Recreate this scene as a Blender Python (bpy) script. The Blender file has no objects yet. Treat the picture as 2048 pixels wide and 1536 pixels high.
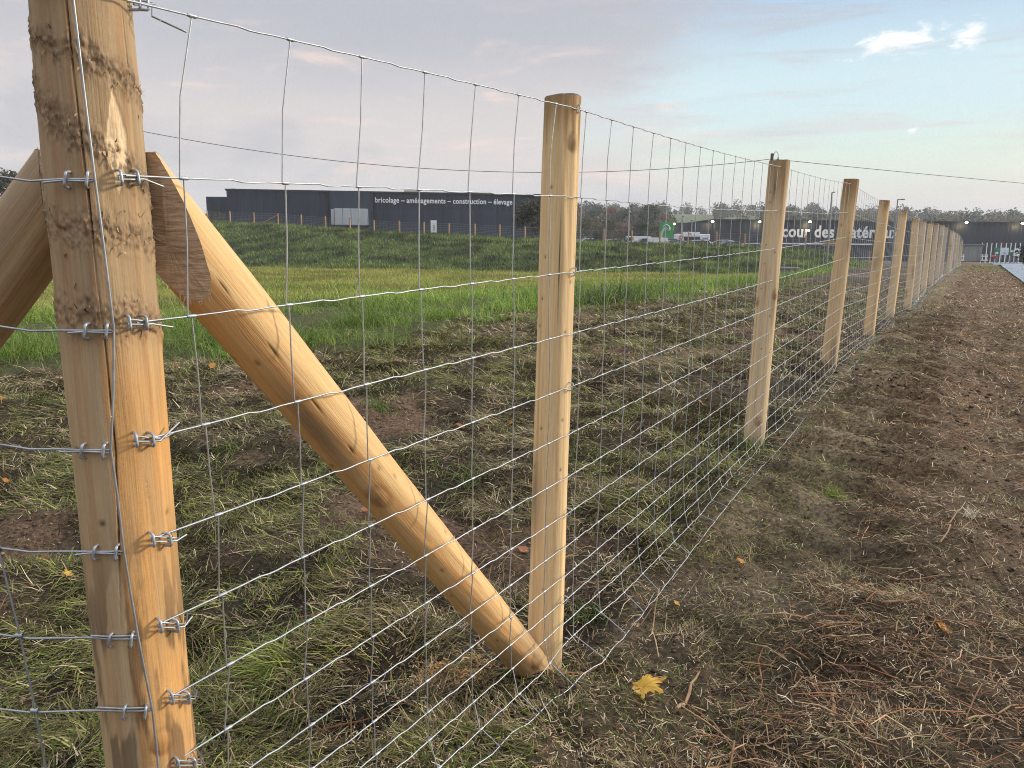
import bpy, bmesh, math, random
import numpy as np
from mathutils import Vector, Matrix
R_ = math.radians
scene = bpy.context.scene
COL = scene.collection
random.seed(7)
RNG = np.random.default_rng(11)

# ------------------------------------------------------------------ camera
F_PX, PITCH, ROLL, H0 = 1552.0, R_(10.05), R_(0.55), 1.12
CF = np.array([0, math.cos(PITCH), -math.sin(PITCH)]); _r = np.array([1., 0, 0]); _u = np.cross(_r, CF)
CR = math.cos(ROLL)*_r + math.sin(ROLL)*_u
CU = -math.sin(ROLL)*_r + math.cos(ROLL)*_u
cam_d = bpy.data.cameras.new('camera'); cam = bpy.data.objects.new('camera', cam_d); COL.objects.link(cam)
cam_d.sensor_width = 36.0; cam_d.lens = F_PX*36/2048; cam_d.clip_start = 0.05; cam_d.clip_end = 5000
m = Matrix.Identity(4)
for i in range(3):
    m[i][0], m[i][1], m[i][2] = CR[i], CU[i], -CF[i]
m[2][3] = H0
cam.matrix_world = m
scene.camera = cam

# ------------------------------------------------------------------ sky, sun, exposure
SUN_AZ, SUN_EL = R_(78), R_(20)          # azimuth clockwise from the view direction
w = bpy.data.worlds.new("World"); scene.world = w; w.use_nodes = True
nt = w.node_tree; nt.nodes.clear()
class G:                                  # tiny node-graph helper
    def __init__(s, nt): s.nt = nt
    def n(s, t, **k):
        x = s.nt.nodes.new(t)
        for a, b in k.items(): setattr(x, a, b)
        return x
    def put(s, sock, v):
        if isinstance(v, bpy.types.NodeSocket): s.nt.links.new(v, sock)
        elif v is not None:
            if hasattr(sock.default_value, '__len__') and not hasattr(v, '__len__'): v = [v]*len(sock.default_value)
            if hasattr(v, '__len__') and len(sock.default_value) == 4 and len(v) == 3: v = (*v, 1)
            sock.default_value = v
    def math(s, op, a, b=None, c=None, clamp=False):
        x = s.n('ShaderNodeMath', operation=op, use_clamp=clamp)
        for i, v in enumerate((a, b, c)):
            if v is not None: s.put(x.inputs[i], v)
        return x.outputs[0]
    def mix(s, f, a, b, blend='MIX'):
        x = s.n('ShaderNodeMix', data_type='RGBA', blend_type=blend)
        s.put(x.inputs[0], f); s.put(x.inputs[6], a); s.put(x.inputs[7], b)
        return x.outputs[2]
    def sstep(s, v, lo, hi, a=0., b=1.):
        x = s.n('ShaderNodeMapRange', interpolation_type='SMOOTHSTEP')
        s.put(x.inputs[0], v); s.put(x.inputs[1], lo); s.put(x.inputs[2], hi); s.put(x.inputs[3], a); s.put(x.inputs[4], b)
        return x.outputs[0]
    def noise(s, vec, scale, detail=4, rough=.55, dist=0.):
        x = s.n('ShaderNodeTexNoise')
        if vec is not None: s.put(x.inputs['Vector'], vec)
        s.put(x.inputs['Scale'], scale); s.put(x.inputs['Detail'], detail); s.put(x.inputs['Roughness'], rough); s.put(x.inputs['Distortion'], dist)
        return x.outputs['Fac']
    def mapping(s, vec, scale=(1, 1, 1), loc=(0, 0, 0)):
        x = s.n('ShaderNodeMapping'); s.put(x.inputs[0], vec); x.inputs['Scale'].default_value = scale; x.inputs['Location'].default_value = loc
        return x.outputs[0]
def L(r, g, b):                            # sRGB 0-255 -> linear
    f = lambda c: (c/255/12.92) if c <= 10 else ((c/255+.055)/1.055)**2.4
    return (f(r), f(g), f(b))
g = G(nt)
tc = g.n('ShaderNodeTexCoord'); D = tc.outputs['Generated']
sep = g.n('ShaderNodeSeparateXYZ'); g.put(sep.inputs[0], D); dx, dy, dz = sep.outputs
nz = g.noise(g.mapping(D, (2.2, 2.2, 7.0)), 1.6, 5, .55, .3)
nz2 = g.noise(g.mapping(D, (3, 3, 14.0), (3.1, 0, 0)), 2.0, 5, .6, .4)
az = g.math('ARCTAN2', dx, dy)             # 0 ahead, + to the right
el = g.math('ADD', dz, g.math('MULTIPLY', g.math('SUBTRACT', nz, .5), .10))
# overcast layer: lilac grey high up, warm in the middle, grey low down
gray = g.mix(g.sstep(el, .02, .12), L(196, 198, 203), L(206, 201, 201))
gray = g.mix(g.sstep(el, .13, .27), gray, L(177, 180, 189))
warm = g.math('MULTIPLY', g.sstep(nz2, .52, .70), g.math('MULTIPLY', g.sstep(el, .03, .10), g.sstep(el, .30, .2)))
gray = g.mix(g.math('MULTIPLY', warm, .8), gray, L(232, 211, 201))
gray = g.mix(g.math('MULTIPLY', g.sstep(nz, .52, .34), .75), gray, L(181, 183, 190))
# opening of clear sky on the right
clear = g.mix(g.sstep(dz, .05, .12), L(214, 216, 203), L(206, 225, 215))
clear = g.mix(g.sstep(dz, .10, .17), clear, L(197, 224, 232))
clear = g.mix(g.sstep(dz, .18, .30), clear, L(163, 193, 224))
clear = g.mix(g.math('MULTIPLY', g.sstep(az, .45, .75), g.sstep(dz, .16, .05)), clear, L(232, 226, 200))
azw = g.math('ADD', az, g.math('ADD', g.math('MULTIPLY', g.math('SUBTRACT', nz, .5), .35), g.math('MULTIPLY', g.math('ABSOLUTE', g.math('SUBTRACT', dz, .17)), -.9)))
hole = g.math('MULTIPLY', g.sstep(azw, .02, .22), g.sstep(dz, .03, .10))
hole = g.math('MULTIPLY', hole, g.sstep(azw, 1.9, 1.4))
streak = g.noise(g.mapping(D, (1.5, 1.5, 16.0), (0, 5, 0)), 2.6, 5, .55, .5)
hole = g.math('MULTIPLY', hole, g.sstep(streak, .72, .46, .22, .88))
sky = g.mix(hole, gray, clear)
# two small lit clouds in the opening
for (cu, cv, sa, se, off) in ((1795, 84, .060, .019, 0.), (1937, 72, .024, .021, 4.), (1826, 262, .008, .004, 9.)):
    d_ = CF + (cu-1024)/F_PX*CR - (cv-768)/F_PX*CU; d_ = d_/np.linalg.norm(d_); ca = float(math.atan2(d_[0], d_[1])); ce = float(d_[2])
    ax = g.math('DIVIDE', g.math('SUBTRACT', az, ca), sa)
    ez = g.math('DIVIDE', g.math('SUBTRACT', g.math('SUBTRACT', dz, ce), g.math('MULTIPLY', g.math('SUBTRACT', az, ca), .10)), se)
    rr = g.math('ADD', g.math('MULTIPLY', ax, ax), g.math('MULTIPLY', ez, ez))
    cn = g.noise(g.mapping(D, (9, 9, 26), (off, 0, 0)), 3.2, 6, .62, .5)
    v = g.math('SUBTRACT', g.math('MULTIPLY_ADD', cn, 4.4, -1.75), rr)
    sky = g.mix(g.math('MULTIPLY', g.sstep(v, -.25, 1.0), .92), sky, L(250, 250, 252))
nish = g.n('ShaderNodeTexSky', sky_type='NISHITA'); nish.sun_disc = False
nish.sun_elevation = SUN_EL; nish.sun_rotation = SUN_AZ
bgN = g.n('ShaderNodeBackground'); g.put(bgN.inputs[0], nish.outputs[0]); bgN.inputs[1].default_value = .06
bgC = g.n('ShaderNodeBackground'); g.put(bgC.inputs[0], g.mix(1., sky, (.99, .97, .95, 1), 'MULTIPLY'))
g.put(bgC.inputs[1], g.math('MULTIPLY', g.sstep(dz, .32, .80, 1., 2.9), g.sstep(dz, -.25, .0, .35, 1.)))   # overcast is brightest overhead
mx = g.n('ShaderNodeMixShader'); mx.inputs[0].default_value = .92
g.nt.links.new(bgN.outputs[0], mx.inputs[1]); g.nt.links.new(bgC.outputs[0], mx.inputs[2])
out = g.n('ShaderNodeOutputWorld'); g.nt.links.new(mx.outputs[0], out.inputs[0])

sl = bpy.data.lights.new('sun', 'SUN'); sl.energy = 2.7; sl.angle = R_(9); sl.color = (1.0, .87, .68)
so = bpy.data.objects.new('sun', sl); COL.objects.link(so)
sd = Vector((math.sin(SUN_AZ)*math.cos(SUN_EL), math.cos(SUN_AZ)*math.cos(SUN_EL), math.sin(SUN_EL)))
so.rotation_euler = sd.to_track_quat('Z', 'Y').to_euler(); so.location = sd*60
vs = scene.view_settings; vs.view_transform = 'Standard'; vs.look = 'None'; vs.gamma = 1; vs.exposure = 0.38; vs.use_curve_mapping = False
scene.cycles.use_denoising = True; scene.cycles.denoising_input_passes = 'RGB_ALBEDO_NORMAL'; scene.cycles.denoising_prefilter = 'NONE'; scene.cycles.filter_width = 1.05
scene.cycles.max_bounces = 6; scene.cycles.transparent_max_bounces = 6

# ------------------------------------------------------------------ helpers
def ray(u, v):
    return CF + (u-1024)/F_PX*CR - (v-768)/F_PX*CU
def at(u, v, Y):                           # point on a sight line at the given distance Y ahead
    d = ray(u, v); p = d*(Y/d[1]); return p + (0, 0, H0)
def plane_hit(u, v, p0, n):
    d = ray(u, v); o = np.array([0, 0, H0]); t = np.dot(np.asarray(p0)-o, n)/np.dot(d, n); return o + d*t
def smooth(a, b, x):
    t = np.clip((np.asarray(x, float)-a)/(b-a), 0, 1); return t*t*(3-2*t)
def _h(ix, iy, s):
    n = (ix.astype(np.int64)*374761393 + iy.astype(np.int64)*668265263 + s*2147483647) & 0xffffffff
    n = ((n ^ (n >> 13))*1274126177) & 0xffffffff
    return ((n ^ (n >> 16)) & 0xffff)/65535.0
def vnoise(x, y, s=0):
    x = np.asarray(x, float); y = np.asarray(y, float)
    ix = np.floor(x).astype(np.int64); iy = np.floor(y).astype(np.int64); fx = x-ix; fy = y-iy
    fx = fx*fx*fx*(fx*(fx*6-15)+10); fy = fy*fy*fy*(fy*(fy*6-15)+10)
    a, b, c, d = _h(ix, iy, s), _h(ix+1, iy, s), _h(ix, iy+1, s), _h(ix+1, iy+1, s)
    return (a+(b-a)*fx)+((c+(d-c)*fx)-(a+(b-a)*fx))*fy
def fbm(x, y, s=0, o=4, r=.5):
    t = 0; a = 1; n = 0
    for k in range(o):
        t = t + a*vnoise(x*2**k+17.3*k, y*2**k-9.1*k, s+k); n += a; a *= r
    return t/n
def mesh_np(name, V, faces, col=None, mat=None, parent=None, smooth_shade=False, attrs=None):
    """V (n,3); faces: list of (m,k) int arrays; col (n,3) linear vertex colours"""
    me = bpy.data.meshes.new(name); V = np.asarray(V, np.float32)
    faces = [np.asarray(f, np.int32) for f in faces if len(f)]
    me.vertices.add(len(V)); me.vertices.foreach_set('co', V.ravel())
    nl = sum(f.size for f in faces); npoly = sum(len(f) for f in faces)
    me.loops.add(nl); me.polygons.add(npoly)
    me.loops.foreach_set('vertex_index', np.concatenate([f.ravel() for f in faces]))
    tot = np.concatenate([np.full(len(f), f.shape[1], np.int32) for f in faces])
    st = np.concatenate([[0], np.cumsum(tot)[:-1]]).astype(np.int32)
    me.polygons.foreach_set('loop_start', st); me.polygons.foreach_set('loop_total', tot)
    if smooth_shade: me.polygons.foreach_set('use_smooth', np.ones(npoly, bool))
    me.update(calc_edges=True)
    if col is not None:
        a = me.color_attributes.new('col', 'FLOAT_COLOR', 'POINT')
        a.data.foreach_set('color', np.concatenate([np.asarray(col, np.float32), np.ones((len(V), 1), np.float32)], 1).ravel())
    for k, arr in (attrs or {}).items():
        a = me.attributes.new(k, 'FLOAT', 'POINT'); a.data.foreach_set('value', np.asarray(arr, np.float32))
    if mat: me.materials.append(mat)
    o = bpy.data.objects.new(name, me); COL.objects.link(o)
    if parent: o.parent = parent
    return o
def bm_obj(name, bm, mat=None, parent=None, smooth_shade=False):
    me = bpy.data.meshes.new(name); bmesh.ops.recalc_face_normals(bm, faces=bm.faces[:]); bm.to_mesh(me); bm.free()
    if smooth_shade: me.polygons.foreach_set('use_smooth', np.ones(len(me.polygons), bool))
    if mat: me.materials.append(mat)
    o = bpy.data.objects.new(name, me); COL.objects.link(o)
    if parent: o.parent = parent
    return o
def tag(o, label=None, cat=None, group=None, kind=None):
    for k, v in (('label', label), ('category', cat), ('group', group), ('kind', kind)):
        if v: o[k] = v
    return o
def empty(name, loc=(0, 0, 0), rz=0, label=None, cat=None, group=None):
    o = bpy.data.objects.new(name, None); COL.objects.link(o); o.location = loc; o.rotation_euler = (0, 0, rz)
    o.empty_display_size = .1
    return tag(o, label, cat, group)
def rebase(root):                          # root empty sits at its base: children were built in world space
    bpy.context.view_layer.update()
def box(bm, c, s, rz=0., bevel=0.):
    M = Matrix.Translation(c) @ Matrix.Rotation(rz, 4, 'Z') @ Matrix.Diagonal((*s, 1))
    r = bmesh.ops.create_cube(bm, size=1, matrix=M)
    if bevel:
        es = {e for v in r['verts'] for e in v.link_edges}
        bmesh.ops.bevel(bm, geom=list(es), offset=bevel, segments=2, affect='EDGES', profile=.6)
def tube_np(P, r, k=6):
    """polyline tube, returns verts, quads"""
    P = np.asarray(P, float); n = len(P); r = np.broadcast_to(np.asarray(r, float), (n,))
    T = np.gradient(P, axis=0); T /= np.linalg.norm(T, axis=1)[:, None]+1e-12
    up = np.where(np.abs(T[:, 2:3]) > .9, np.array([[0, 1., 0]]), np.array([[0, 0, 1.]]))
    A = np.cross(T, up); A /= np.linalg.norm(A, axis=1)[:, None]; B = np.cross(A, T)
    for i in range(1, n):
        if A[i] @ A[i-1] < 0 and abs(A[i] @ A[i-1]) > .3: A[i] *= -1; B[i] *= -1
    th = np.arange(k)*2*math.pi/k
    V = P[:, None, :] + r[:, None, None]*(np.cos(th)[None, :, None]*A[:, None, :]+np.sin(th)[None, :, None]*B[:, None, :])
    i = np.arange(n-1)[:, None]*k; j = np.arange(k)[None, :]; j2 = (j+1) % k
    Q = np.stack([i+j, i+j2, i+k+j2, i+k+j], -1).reshape(-1, 4)
    return V.reshape(-1, 3), Q
class MB:
    def __init__(s): s.V = []; s.F = {}; s.n = 0
    def add(s, V, *Fs):
        for F in Fs:
            F = np.asarray(F); s.F.setdefault(F.shape[1], []).append(F+s.n)
        s.V.append(np.asarray(V, float)); s.n += len(V)
    def tube(s, P, r, k=6): s.add(*tube_np(P, r, k))
    def build(s, name, mat=None, parent=None, sm=True, **kw):
        return mesh_np(name, np.concatenate(s.V), [np.concatenate(f) for f in s.F.values()], mat=mat, parent=parent, smooth_shade=sm, **kw)

# ------------------------------------------------------------------ materials
def newmat(name):
    mt = bpy.data.materials.new(name); mt.use_nodes = True; nt = mt.node_tree
    b = nt.nodes['Principled BSDF']; return mt, G(nt), b
def vary(gr, base, amt, scale, coord='Object', mscale=(1, 1, 1)):
    tc = gr.n('ShaderNodeTexCoord'); f = gr.noise(gr.mapping(tc.outputs[coord], mscale), scale, 5, .6)
    hi = tuple(min(1, c*(1+amt)) for c in base); lo = tuple(c*(1-amt) for c in base)
    return gr.mix(gr.sstep(f, .3, .7), lo, hi), f
def simple(name, c, rough=.7, amt=.15, scale=8., metallic=0., bump=0., coord='Object', mscale=(1, 1, 1)):
    mt, gr, b = newmat(name); col, f = vary(gr, c, amt, scale, coord, mscale); gr.put(b.inputs['Base Color'], col)
    b.inputs['Roughness'].default_value = rough; b.inputs['Metallic'].default_value = metallic
    if bump:
        bp = gr.n('ShaderNodeBump'); bp.inputs['Strength'].default_value = bump; bp.inputs['Distance'].default_value = .01
        gr.put(bp.inputs['Height'], f); gr.put(b.inputs['Normal'], bp.outputs[0])
    return mt
def leafmat(name, rough=.55, trans=.35, spec=.3):
    mt, gr, b = newmat(name)
    a = gr.n('ShaderNodeAttribute', attribute_name='col'); c = a.outputs['Color']
    gr.put(b.inputs['Base Color'], c); b.inputs['Roughness'].default_value = rough
    b.inputs['Specular IOR Level'].default_value = spec
    if trans:
        t = gr.n('ShaderNodeBsdfTranslucent'); gr.put(t.inputs[0], c)
        mxs = gr.n('ShaderNodeMixShader'); mxs.inputs[0].default_value = trans
        o = gr.nt.nodes['Material Output']
        gr.nt.links.new(b.outputs[0], mxs.inputs[1]); gr.nt.links.new(t.outputs[0], mxs.inputs[2]); gr.nt.links.new(mxs.outputs[0], o.inputs[0])
    return mt
def woodmat(name, rough=.7):
    """vertex colour 'col' (stains, heartwood, knots of this very log) x fine grain along the log (attributes ga, gz)"""
    mt, gr, b = newmat(name)
    c = gr.n('ShaderNodeAttribute', attribute_name='col').outputs['Color']
    ga = gr.n('ShaderNodeAttribute', attribute_name='ga').outputs['Fac']; gz = gr.n('ShaderNodeAttribute', attribute_name='gz').outputs['Fac']
    cb = gr.n('ShaderNodeCombineXYZ'); gr.put(cb.inputs[0], ga); gr.put(cb.inputs[1], gz); v = cb.outputs[0]
    f1 = gr.noise(gr.mapping(v, (260, 9, 1)), 1.0, 4, .6, .6)
    f2 = gr.noise(gr.mapping(v, (60, 60, 1)), 1.0, 5, .65)
    f3 = gr.noise(gr.mapping(v, (90, 2.2, 1), (4, 2, 0)), 1.0, 3, .5, .8)
    c1 = gr.mix(gr.sstep(f1, .35, .68, 0., .30), c, gr.mix(1.0, c, (.60, .47, .36, 1), 'MULTIPLY'))
    c2 = gr.mix(gr.sstep(f3, .5, .75, 0., .45), c1, gr.mix(1.0, c1, (1.25, 1.15, 1.0, 1), 'MULTIPLY'))
    c3 = gr.mix(gr.sstep(f2, .60, .78, 0., .5), c2, gr.mix(1.0, c2, (.62, .52, .43, 1), 'MULTIPLY'))
    gr.put(b.inputs['Base Color'], c3); b.inputs['Roughness'].default_value = rough; b.inputs['Specular IOR Level'].default_value = .25
    h = gr.math('ADD', gr.math('MULTIPLY', f1, .6), gr.math('MULTIPLY', f2, .5))
    bp = gr.n('ShaderNodeBump'); bp.inputs['Strength'].default_value = .45; bp.inputs['Distance'].default_value = .004
    gr.put(bp.inputs['Height'], h); gr.put(b.inputs['Normal'], bp.outputs[0])
    return mt
M_wood = woodmat('peeled_chestnut_wood')
M_cut = simple('sawn_wood', (.60, .46, .33), .9, .2, 30, bump=.6, mscale=(1, 1, 6))
M_topcut = simple('post_top_end_grain', (.10, .075, .055), .9, .45, 40, bump=.5)
M_wire = simple('galvanised_wire', (.38, .40, .415), .45, .15, 60, metallic=.6)
M_staple = simple('galvanised_staple', (.40, .43, .47), .45, .2, 80, metallic=.6)
M_blade = leafmat('grass_blade', .5, .35)
M_litter = leafmat('cut_plant_litter', .75, .12, .15)
M_twig = leafmat('twig_bark', .8, 0, .2)
M_tree = leafmat('tree_foliage', .7, .2, .15)
M_leaf = leafmat('autumn_leaf', .6, .3, .25)
M_navy = simple('navy_cladding', (.026, .036, .054), .5, .18, 1.2, mscale=(1, 1, .15))
M_navy2 = simple('navy_trim', (.022, .029, .042), .5, .1, 2)
M_white = simple('white_paint', (.78, .79, .80), .5, .04, 3)
M_bark = simple('tree_bark', (.10, .08, .06), .9, .3, 6, bump=.4)
M_metalgray = simple('grey_metal', (.22, .23, .24), .5, .1, 4, metallic=.4)

# ------------------------------------------------------------------ layout of the fence line
S = 0.16
PHI = R_(33.02); P0 = np.array([-.4369, 1.0942]); Dv = np.array([math.sin(PHI), math.cos(PHI)]); Nv = np.array([math.cos(PHI), -math.sin(PHI)])
ROWH = np.array([.298, .087, -.099, -.256, -.396, -.522, -.639, -.742, -.834, -.918, -.990, -1.055, -1.112]) + H0
SG = .005413/S
def solve_post(top, base, H=1.46):
    lo, hi = .5, 120.
    for _ in range(60):
        mid = (lo+hi)/2
        h = at(*top, mid)[2]-at(*base, mid)[2]
        if h < H: lo = mid
        else: hi = mid
    return at(*top, mid), at(*base, mid)
POST_PX = [((1128, 195), (1086, 1335)), ((1560, 322), (1507, 888)), ((1703, 359), (1657, 737)), ((1769, 401), (1737, 676)), ((1806, 422), (1779, 636)),
           ((1832, 436), (1814, 620)), ((1847, 443.5), (1830, 600)), ((1862, 446), (1846, 583)), ((1874, 447), (1861, 571)), ((1885, 450), (1873, 560)),
           ((1892.5, 454), (1881, 553)), ((1904, 461), (1895, 546)), ((1908, 463.5), (1899, 541)), ((1913, 466), (1906, 536.5)), ((1918, 470), (1912, 533)), ((1924, 480), (1919, 530))]
POSTS = []
for k, (t, b) in enumerate(POST_PX):
    tp, bp_ = (at(*t, 2.026), at(*b, 2.026)) if k == 0 else solve_post(t, b, 1.46+.03*math.sin(k*2.3))
    POSTS.append([tp, bp_])
for k in range(6, 16):                     # even the distances of the far posts
    Y = np.interp(k, [5, 15], [POSTS[5][0][1], 41.])
    POSTS[k] = [at(*POST_PX[k][0], Y), at(*POST_PX[k][1], Y)]
CORNER = [at(150, -130, 1.048), at(310, 1536, 1.048)]
FY = np.array([-30, .9] + [p[1][1] for p in POSTS] + [60, 115, 200]); FZ = np.array([-.02, -.02] + [p[1][2] for p in POSTS] + [-.0, -.65, -.7])
FZ[2] = POSTS[0][1][2]
FX = np.array([p[1][0] for p in POSTS])

# ------------------------------------------------------------------ terrain
CR_PX = [(-60, 430), (200, 438), (418, 445), (463, 447), (558, 451), (702, 461), (800, 468), (899, 472.5), (950, 475), (1050, 480), (1165, 486.5), (1300, 489), (1487, 494), (1607, 501), (1735, 512), (1850, 520)]
def crest_Y(u): return float(np.interp(u, [0, 418, 1050, 1165], [103, 100, 86, 84]))
CR_P = np.array([at(u, v, crest_Y(u)) for u, v in CR_PX])
CX, CY, CZ = CR_P[:, 0], CR_P[:, 1], CR_P[:, 2]
def sdist(x, y): return (x-P0[0])*Nv[0] + (y-P0[1])*Nv[1]
def far_fence_s(x, y):                     # signed distance to the polyline of post bases (right positive)
    fx = np.interp(y, np.concatenate([[-30, P0[1]], FY[2:18], [120]]), np.concatenate([[-17, P0[0]], FX, [FX[-1]+45]]))
    return (np.asarray(x)-fx)*.84
def gbase(x, y):
    x = np.asarray(x, float); y = np.asarray(y, float)
    s = far_fence_s(x, y)
    zf = np.interp(y, FY, FZ)
    zi = np.interp(y, [-30, 1, 7, 12, 25, 62, 70, 200], [0, 0, .05, -.0, -.25, -.86, -.9, -.9])
    z = zf + (zi-zf)*smooth(-2.5, -9, s)
    yc = np.interp(x, CX, CY); zc = np.interp(x, CX, CZ)
    t = smooth(-27, 0, y-yc)
    mb = smooth(-5, -13, s)
    z = z + mb*t*(zc-z)
    zp = np.interp(x, [-60, -10, 4, 10, 34, 44, 120], [3.3, 2.0, 1.0, .75, .75, -.55, -.7])
    z = z + (zp-z)*smooth(2, 12, y-yc)*mb
    z = z + smooth(200, 620, y)*(17+3*np.sin(x*.004+1.0)+2*np.sin(x*.013))*smooth(-260, 20, x)+smooth(170, 330, y)*4.5
    return z
def gz(x, y):
    x = np.asarray(x, float); y = np.asarray(y, float)
    s = far_fence_s(x, y); z = gbase(x, y)
    near = smooth(26, 8, y)*smooth(-14, -5, s)
    z = z + near*((fbm(x*2.2, y*2.2, 3, 3)-.5)*.13 + (fbm(x*6, y*6, 8, 3)-.5)*.06 + np.abs(fbm(x*11, y*11, 9, 2)-.5)*.05)
    for bs_ in POSTS[:4]: z = z + .022*np.exp(-((x-bs_[1][0])**2+(y-bs_[1][1])**2)/.018)   # soil heaped at the post feet
    # wheel ruts left by the fencing machine on the outer side
    al = x*Dv[0]+y*Dv[1]; wob = fbm(x*1.3, y*1.3, 21, 2)*2.2
    rut = np.sin(al*2*math.pi/.30+wob*2.2+s*2.6); rut = np.sign(rut)*np.abs(rut)**.65*smooth(.12, .3, s)*smooth(.95, .6, s)*fbm(x*.9, y*.9, 33, 2)
    z = z + rut*.115*smooth(34, 16, y)*smooth(2.2, 3.6, y)
    rg = smooth(.28, .0, np.abs(s-.85-.25*(fbm(al*.4, al*0, 40, 2)-.5)))
    z = z + .05*rg*smooth(20, 4, y)                        # windrow of shredded brush
    z = z + smooth(10, 60, y)*(fbm(x*.35, y*.35, 51, 3)-.5)*.22*smooth(200, 100, y)
    return z
def ghit(u, v):
    d = ray(u, v); o = np.array([0, 0, H0]); t = np.concatenate([np.arange(.5, 12, .01), np.arange(12, 140, .1)])
    P = o+d*t[:, None]; k = np.argmax(P[:, 2] < gz(P[:, 0], P[:, 1])); return P[k]
def axis(a, b, st, ext, gr):
    c = np.arange(a, b+st/2, st); lo, hi = [a], [b]; d = st
    while lo[-1] > -ext: d *= gr; lo.append(lo[-1]-d)
    d = st
    while hi[-1] < ext: d *= gr; hi.append(hi[-1]+d)
    return np.array(lo[:0:-1] + list(c) + hi[1:])
gx = axis(-5, 6.5, .03, 900, 1.06); gy = axis(.3, 9, .028, 1000, 1.028); gy = gy[gy > -60]
XX, YY = np.meshgrid(gx, gy); ZZ = gz(XX, YY); nx_, ny_ = len(gx), len(gy)
SS = far_fence_s(XX, YY)
def masks(x, y):
    """mud 0..1, strip of long grass 0..1, lawn 0..1, brush litter 0..1, bank 0..1"""
    s = far_fence_s(x, y); wob = (fbm(x*.7, y*.7, 61, 3)-.5)*1.8
    edge = np.interp(y, [0, 5, 7, 10, 17, 30, 50], [-4.9, -5.2, -4.2, -4.6, -4.2, -4.5, -6])
    strip = smooth(edge+.5, edge-.2, s+wob)
    lawn = smooth(-9.0, -11.5, s+wob*1.5)
    yc = np.interp(x, CX, CY); bank = smooth(-30, -24, y-yc)*smooth(-5, -10, s)
    brush = smooth(.36, .66, s+wob*.16)
    mud = smooth(.57, .70, fbm(x*1.1+4, y*1.1, 71, 3))*(1-strip)
    return mud, strip, lawn, brush, bank
mud, strip, lawn, brush, bank = masks(XX.ravel(), YY.ravel())
def mixc(a, b, t): return a + (np.asarray(b)-a)*t[:, None]
nA = fbm(XX.ravel()*.25, YY.ravel()*.25, 81, 4); nB = fbm(XX.ravel()*5, YY.ravel()*5, 82, 3)
gc = np.tile((.088, .062, .042), (XX.size, 1))
gc = mixc(gc, (.055, .050, .028), smooth(.4, .6, nB)*.8)
gc = mixc(gc, (.23, .15, .108), mud*.8)
gc = mixc(gc, (.185, .132, .084), brush*.85)
gc = mixc(gc, (.29, .232, .160), smooth(.02, .15, far_fence_s(XX.ravel(), YY.ravel()))*(1-brush)*(.55+.45*smooth(.4, .6, nB)))
gc = mixc(gc, (.085, .090, .034), strip)
lw = np.array((.125, .125, .035))
gc = mixc(gc, (.30, .28, .09), lawn)
gc = mixc(gc, (.17, .19, .055), lawn*smooth(.45, .62, nA))
gc = mixc(gc, (.040, .062, .020), bank)
ff = far_fence_s(XX.ravel(), YY.ravel())
farv = smooth(20, 30, YY.ravel())*smooth(-1, 1.5, ff)*smooth(6, 3, ff)*smooth(60, 45, YY.ravel())
gc = mixc(gc, (.12, .13, .035), farv*smooth(28, 34, YY.ravel()))
yr = YY.ravel(); ycr = np.interp(XX.ravel(), CX, CY)
park = smooth(3, 9, yr-ycr)*smooth(200, 150, yr)*smooth(-6, -10, ff)
gc = mixc(gc, (.12, .12, .12), park)
gc = gc*np.array((.92, .86, .76))
hillm = smooth(190, 260, yr); gc = mixc(gc, (.115, .14, .055), hillm)
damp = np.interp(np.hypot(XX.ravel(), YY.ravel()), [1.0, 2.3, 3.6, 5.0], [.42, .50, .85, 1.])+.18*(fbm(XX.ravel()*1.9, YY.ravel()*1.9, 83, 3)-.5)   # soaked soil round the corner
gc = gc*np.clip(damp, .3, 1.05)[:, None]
idx = np.arange(nx_*ny_).reshape(ny_, nx_)
Q = np.stack([idx[:-1, :-1], idx[:-1, 1:], idx[1:, 1:], idx[1:, :-1]], -1).reshape(-1, 4)
mt, gr, b = newmat('earth_and_turf')
c = gr.n('ShaderNodeAttribute', attribute_name='col').outputs['Color']
tcn = gr.n('ShaderNodeTexCoord').outputs['Object']
f1 = gr.noise(tcn, 55, 6, .7); f2 = gr.noise(tcn, 14, 5, .6); f3 = gr.noise(tcn, 1.1, 4, .6)
c1 = gr.mix(gr.sstep(f1, .36, .64), gr.mix(1., c, (.42, .42, .42, 1), 'MULTIPLY'), gr.mix(1., c, (1.45, 1.4, 1.3, 1), 'MULTIPLY'))
c1 = gr.mix(gr.sstep(f2, .4, .62, 0., .5), c1, gr.mix(1., c1, (.55, .5, .45, 1), 'MULTIPLY'))
c1 = gr.mix(gr.sstep(f3, .4, .65, 0., .35), c1, gr.mix(1., c1, (.6, .7, .6, 1), 'MULTIPLY'))
gr.put(b.inputs['Base Color'], c1); b.inputs['Roughness'].default_value = .85; b.inputs['Specular IOR Level'].default_value = .25
bp = gr.n('ShaderNodeBump'); bp.inputs['Strength'].default_value = .8; bp.inputs['Distance'].default_value = .03
gr.put(bp.inputs['Height'], gr.math('ADD', f1, gr.math('MULTIPLY', f2, 1.5))); gr.put(b.inputs['Normal'], bp.outputs[0])
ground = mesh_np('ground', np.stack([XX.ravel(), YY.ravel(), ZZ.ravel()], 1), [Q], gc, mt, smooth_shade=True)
tag(ground, 'trampled brown earth falling away to lawn, bank and hills', 'ground', kind='structure')
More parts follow.
